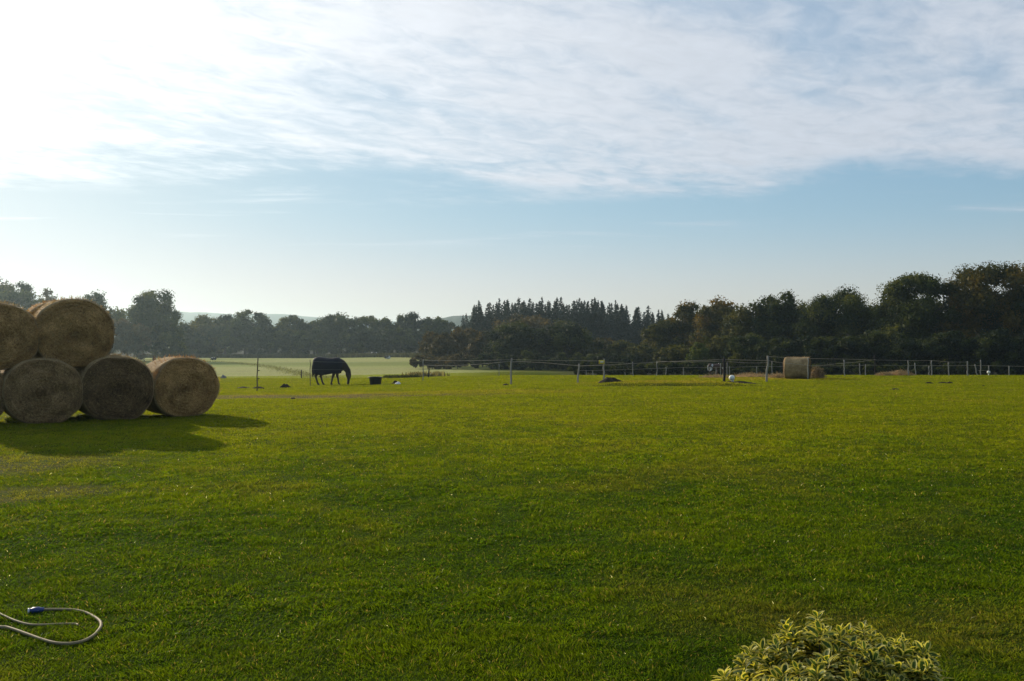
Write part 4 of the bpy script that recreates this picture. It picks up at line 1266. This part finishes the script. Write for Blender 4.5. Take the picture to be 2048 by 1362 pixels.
# ------------------------------------------------------------------ distant hills
def hill_mesh(px0, px1, d, prof, depth, seed, col):
    n = 260
    pxs = np.linspace(px0, px1, n)
    tops = np.interp(pxs, [p for p, _ in prof], [t for _, t in prof])
    x = PX(pxs, d)
    tops = tops + 3.2 * (fbm(pxs * .045, pxs * 0, seed, 5) - .5)
    zt = PZ(tops, d)
    rows = []
    prof_s = [(-1, 0), (-.7, .25), (-.4, .66), (-.2, .88), (0, 1), (.3, .9), (.7, .4), (1, 0)]
    for s, k in prof_s:
        rows.append(np.stack([x * (1 + s * depth / d * .5), np.full(n, d + s * depth), zt * k - 1.5 + (6 * (fbm(pxs * .2, pxs * 0 + s * 7, seed + 5, 3) - .5) if 0 < k < 1 else 0)], 1))
    V = np.array(rows).reshape(-1, 3)
    i, j = np.meshgrid(np.arange(len(prof_s) - 1), np.arange(n - 1), indexing="ij")
    Q = np.stack([i * n + j, i * n + j + 1, (i + 1) * n + j + 1, (i + 1) * n + j], -1).reshape(-1, 4)
    return np_mesh("hill", V, [Q], simple_mat("hill_woods", [(.35, col), (.6, tuple(c * 1.7 for c in col)), (.75, tuple(c * 2.6 for c in col))], .012, .95, .1, detail=9), smooth=True)


h1 = obj("hills", hill_mesh(-1200, 3200, 2300, [(-1200, 640), (-200, 618), (360, 622), (470, 627), (560, 627), (640, 633), (780, 641), (1100, 650), (1500, 655), (2100, 640), (3200, 630)], 420, 21, (.03, .045, .025)))
tag(h1, "pale blue wooded hills on the horizon beyond the far wood", "hills", kind="structure")
h2 = obj("hill", hill_mesh(780, 1300, 1250, [(780, 668), (850, 640), (900, 630), (950, 628), (1000, 632), (1100, 650), (1300, 672)], 220, 23, (.03, .045, .022)))
tag(h2, "grey wooded hill peeping out left of the conifer stand", "hill", kind="structure")


# ------------------------------------------------------------------ variegated shrub in the foreground
def variegated_shrub():
    rng = np.random.default_rng(77)
    d = 3.12; cx = PX(1690, d); zb = g1(cx, d) - .03
    rx, ry, rz = .395, .38, .375
    zc = .21
    t = thing("variegated_shrub", "rounded garden shrub with cream edged green leaves in the foreground", "shrub", (cx, d, zb))
    green = leaf_mat("variegated_leaf_green", trans=(1.6, 1.5, .6), tfac=.42, rough=.5, spec=.14)
    V = []; Fq = []; tint = []
    tips = []
    n_ros = 1050
    for k in range(n_ros):
        u = rng.random(); a = rng.random() * 2 * PI
        cz = 1 - 1.45 * u
        sr = math.sqrt(max(0, 1 - cz * cz))
        v = np.array((sr * math.cos(a), sr * math.sin(a), cz))
        lump_ = .86 + .30 * float(vnoise(np.array([a * 2.2 + 5]), np.array([cz * 3.2]), 3)[0]) + .10 * rng.normal() * .6
        if rng.random() < .35: lump_ *= rng.uniform(.55, .95)
        p = v * np.array((rx, ry, rz)) * lump_ + np.array((0, 0, zc))
        if p[2] < .06: continue
        ax = v * .75 + np.array((0, 0, .75)) + .28 * rng.normal(size=3); ax /= np.linalg.norm(ax)
        tips.append((p, ax))
        ref = np.cross(ax, (0.3, .5, .2)); ref /= np.linalg.norm(ref); rf2 = np.cross(ax, ref)
        nleaf = rng.integers(9, 14)
        sz = rng.uniform(.85, 1.25)
        yel = rng.random()
        for q in range(nleaf):
            f = q / nleaf
            an = q * 2.4 + rng.random() * .5
            out = ref * math.cos(an) + rf2 * math.sin(an)
            open_ = .35 + .95 * (1 - f) + .15 * rng.normal()
            ld = ax * math.cos(open_) + out * math.sin(open_)
            L = (.030 + .018 * (1 - f) * rng.uniform(.6, 1.1)) * sz * 1.12
            W = L * rng.uniform(.46, .60)
            base = p - ax * .030 * (1 - f) + ld * .004
            sd = np.cross(ld, ax); sd /= np.linalg.norm(sd) + 1e-6
            nr = np.cross(sd, ld)
            # outline rings: rim and inner patch, cupped along the midrib
            rows = []
            for tt, ww in ((.04, .10), (.25, .72), (.52, 1.0), (.78, .78), (.94, .36)):
                bend = -nr * L * .28 * tt * tt
                c = base + ld * L * tt + bend
                e = W / 2 * ww
                i_ = e * .58 if .1 < tt < .9 else e * .25
                cup = nr * e * .35
                rows.append([c - sd * e + cup, c - sd * i_ + cup * .3, c, c + sd * i_ + cup * .3, c + sd * e + cup])
            o = len(V)
            for r_ in rows: V.extend(r_)
            tip = base + ld * L * 1.02 - nr * L * .28
            ti = len(V); V.append(tip)
            gcol = np.array((.050, .090, .016)) * rng.uniform(.75, 1.25) if yel < .75 else np.array((.10, .13, .025)) * rng.uniform(.8, 1.2)
            ccol = np.array((.48, .45, .14)) * rng.uniform(.8, 1.15) if rng.random() < .5 else np.array((.48, .44, .07)) * rng.uniform(.8, 1.1)
            for i in range(4):
                for j in range(4):
                    Fq.append((o + i * 5 + j, o + i * 5 + j + 1, o + (i + 1) * 5 + j + 1, o + (i + 1) * 5 + j))
                    tint.append(gcol if (j in (1, 2) and i < 3 or (j in (1, 2) and i == 3 and rng.random() < .4)) else ccol)
            Fq.append((o + 20, o + 22, ti, ti)) if False else None
            for j in range(4):
                pass
    # tips as triangles
    V = np.array(V); Fq = np.array(Fq); tint = np.array(tint)
    nl = len(V) // 26
    b = np.arange(nl)[:, None] * 26
    T = np.concatenate([b + np.array([[20 + j, 21 + j, 25]]) for j in range(4)])
    tt = np.concatenate([tint[0::16] * 0 + np.array((.42, .39, .17))] * 4)
    obj("foliage", np_mesh("foliage", V, [Fq, T], green, tint=np.concatenate([tint, tt])), t)
    mb = MB()
    for k, (p, ax) in enumerate(tips):
        if k % 5: continue
        s = np.array((p[0] * .15, p[1] * .15, .03)); m = (s + p) / 2 + np.array((p[0] * .15, p[1] * .15, -.03))
        mb.tube(smooth_pts([s, m, p - ax * .02], 3), np.linspace(.006, .0022, 6), 5, cap=False)
    obj("stems", mb.mesh("stems", M["bark"]), t)
    return t


variegated_shrub()

# ------------------------------------------------------------------ haze
hm, nt, out = new_mat("haze_air")
pv = N(nt, "ShaderNodeVolumePrincipled")
pv.inputs["Color"].default_value = (.66, .88, 1.0, 1)
pv.inputs["Density"].default_value = .00023
pv.inputs["Anisotropy"].default_value = .6
nt.links.new(pv.outputs[0], out.inputs["Volume"])
mb = MB(); mb.box((-6000, -6000, -9), (6000, 6000, 86))
hz = obj("haze", mb.mesh("haze", hm, False))
tag(hz, "thin morning haze lying over the pasture and woods", "haze", kind="stuff")

# ------------------------------------------------------------------ sun and sky
sl = bpy.data.lights.new("sun", "SUN"); sl.energy = 5.0; sl.angle = rad(.8); sl.color = (1, .85, .63)
so = bpy.data.objects.new("sun", sl); COL.objects.link(so)
so.rotation_euler = SUN.to_track_quat("Z", "Y").to_euler(); so.location = (-60, 70, 40)

W = bpy.data.worlds.new("World"); SC.world = W; W.use_nodes = True
nt = W.node_tree; nt.nodes.clear(); L = nt.links
wo = nt.nodes.new("ShaderNodeOutputWorld"); bg = nt.nodes.new("ShaderNodeBackground"); L.new(bg.outputs[0], wo.inputs[0])
SKY = .10
bg.inputs[1].default_value = SKY
sky = nt.nodes.new("ShaderNodeTexSky"); sky.sky_type = "NISHITA"; sky.sun_disc = False
sky.sun_elevation = SUN_EL; sky.sun_rotation = SUN_AZ
sky.altitude = 50; sky.air_density = 1.0; sky.dust_density = .35; sky.ozone_density = 1.6
tc = nt.nodes.new("ShaderNodeTexCoord")


def mth(op, a, b=None, c=None, clamp=False):
    n = nt.nodes.new("ShaderNodeMath"); n.operation = op; n.use_clamp = clamp
    for i, v in enumerate((a, b, c)):
        if v is None: continue
        if hasattr(v, "links"): L.new(v, n.inputs[i])
        else: n.inputs[i].default_value = v
    return n.outputs[0]


def mrange(v, a, b, c=0, d=1, smooth=True):
    n = nt.nodes.new("ShaderNodeMapRange"); n.interpolation_type = "SMOOTHSTEP" if smooth else "LINEAR"
    L.new(v, n.inputs[0])
    for i, q in enumerate((a, b, c, d)): n.inputs[1 + i].default_value = q
    return n.outputs[0]


nrm = nt.nodes.new("ShaderNodeVectorMath"); nrm.operation = "NORMALIZE"; L.new(tc.outputs["Generated"], nrm.inputs[0])
DIR = nrm.outputs[0]
sp = nt.nodes.new("ShaderNodeSeparateXYZ"); L.new(DIR, sp.inputs[0])
dx, dy, dz = sp.outputs
zz = mth("ADD", mth("MAXIMUM", dz, 0.0), .03)
cb = nt.nodes.new("ShaderNodeCombineXYZ")
L.new(mth("DIVIDE", dx, zz), cb.inputs[0]); L.new(mth("DIVIDE", dy, zz), cb.inputs[1])


def cloud_noise(rot, scale, nscale, detail, rough, dist, off=(0, 0, 0)):
    m0 = nt.nodes.new("ShaderNodeMapping"); m0.inputs["Rotation"].default_value = (0, 0, rad(rot)); L.new(cb.outputs[0], m0.inputs[0])
    mp = nt.nodes.new("ShaderNodeMapping"); mp.inputs["Scale"].default_value = scale; mp.inputs["Location"].default_value = off
    L.new(m0.outputs[0], mp.inputs[0])
    nz = nt.nodes.new("ShaderNodeTexNoise"); nz.inputs["Scale"].default_value = nscale; nz.inputs["Detail"].default_value = detail; nz.inputs["Roughness"].default_value = rough; nz.inputs["Distortion"].default_value = dist
    L.new(mp.outputs[0], nz.inputs["Vector"])
    return nz.outputs["Fac"]


big = cloud_noise(-50, (.5, 1.0, 1), .7, 4, .5, .4, (3.1, 1.7, 0))
streak = cloud_noise(-50, (.6, 1.0, 1), 2.1, 9, .57, .4, (1.3, 8.2, 0))
fine = cloud_noise(-45, (.75, 1.1, 1), 8.0, 8, .62, .5, (.3, 2.2, 0))
edge_n = cloud_noise(-12, (.5, .8, 1), .75, 8, .58, .5, (2.6, 9.7, 0))
# lower edge of the sheet at about nine degrees, waving a little
edge = mth("ADD", dz, mth("MULTIPLY", mth("SUBTRACT", edge_n, .5), .15))

body = mth("ADD", mth("ADD", mth("MULTIPLY", big, .42), mth("MULTIPLY", streak, .35)), mth("MULTIPLY", fine, .23))
body = mrange(body, .37, .57)
edge = mth("ADD", edge, mth("MULTIPLY", mth("SUBTRACT", body, .5), .022))
sheet = mrange(edge, .150, .205)
cover = mth("MULTIPLY", sheet, mth("ADD", .36, mth("MULTIPLY", body, .60)))
# thin wisps below the sheet
wisp_n = cloud_noise(-4, (.34, 1.0, 1), 1.25, 8, .6, .3, (7.3, 2.1, 0))
wband = mth("MULTIPLY", mrange(dz, .095, .135), mrange(dz, .21, .165))
wisp = mth("MULTIPLY", mth("MULTIPLY", mrange(wisp_n, .54, .74), wband), .8)
cover = mth("MAXIMUM", cover, wisp)
# the sheet thins out behind the camera
cover = mth("MULTIPLY", cover, mrange(dy, -.5, .35, .25, 1.0))

dt = nt.nodes.new("ShaderNodeVectorMath"); dt.operation = "DOT_PRODUCT"; L.new(DIR, dt.inputs[0]); dt.inputs[1].default_value = SUN
ca = mth("MAXIMUM", dt.outputs["Value"], 0.0)
glow = mth("ADD", mth("MULTIPLY", mth("POWER", ca, 6.0), .66), mth("MULTIPLY", mth("POWER", ca, 60.0), 1.5))


def scaled(col, f):
    n = nt.nodes.new("ShaderNodeVectorMath"); n.operation = "SCALE"
    if hasattr(col, "links"): L.new(col, n.inputs[0])
    else: n.inputs[0].default_value = col
    if hasattr(f, "links"): L.new(f, n.inputs["Scale"])
    else: n.inputs["Scale"].default_value = f
    return n.outputs[0]


def vadd(a, b):
    n = nt.nodes.new("ShaderNodeVectorMath"); n.operation = "ADD"; L.new(a, n.inputs[0]); L.new(b, n.inputs[1]); return n.outputs[0]


ccol = vadd(scaled((.61, .66, .74), mth("ADD", .86, mth("MULTIPLY", fine, .30))), scaled((1.0, .94, .84), glow))
ccol = scaled(ccol, 1 / SKY)
SKYGAIN = 1.0
s0 = nt.nodes.new("ShaderNodeSeparateColor"); lowa = nt.nodes.new("ShaderNodeMix"); lowa.data_type = "RGBA"; lowa.blend_type = "MULTIPLY"
L.new(mrange(dz, .15, .03), lowa.inputs[0]); L.new(scaled(sky.outputs[0], SKY), lowa.inputs[6]); lowa.inputs[7].default_value = (1.50, 1.12, .98, 1)
L.new(lowa.outputs[2], s0.inputs[0])
cmb = nt.nodes.new("ShaderNodeCombineColor")
for i, k in enumerate((1.66, 2.10, 2.46)):      # bright air round the sun rolls off softly
    L.new(mth("MULTIPLY", (.77, .805, .85)[i], mth("SUBTRACT", 1.0, mth("POWER", math.e, mth("MULTIPLY", s0.outputs[i], -k)))), cmb.inputs[i])
lowair = nt.nodes.new("ShaderNodeMix"); lowair.data_type = "RGBA"; lowair.blend_type = "MULTIPLY"
L.new(mrange(dz, .14, .0), lowair.inputs[0]); L.new(cmb.outputs[0], lowair.inputs[6]); lowair.inputs[7].default_value = (1.10, 1.0, .93, 1)
base = scaled(lowair.outputs[2], SKYGAIN / SKY)
mx = nt.nodes.new("ShaderNodeMix"); mx.data_type = "RGBA"
L.new(cover, mx.inputs[0]); L.new(base, mx.inputs[6]); L.new(ccol, mx.inputs[7])
L.new(mx.outputs[2], bg.inputs[0])

# ------------------------------------------------------------------ render settings
SC.render.engine = "CYCLES"
SC.view_settings.view_transform = "Standard"
SC.view_settings.look = "None"
SC.view_settings.exposure = 0.0
SC.view_settings.gamma = 1.0
c = SC.cycles
c.max_bounces = 6; c.diffuse_bounces = 3; c.glossy_bounces = 2; c.transmission_bounces = 4; c.transparent_max_bounces = 8; c.volume_bounces = 0
c.use_denoising = True
c.use_adaptive_sampling = True; c.adaptive_threshold = .015
c.caustics_reflective = False; c.caustics_refractive = False
c.sample_clamp_indirect = 6
print("grass blades", NG)
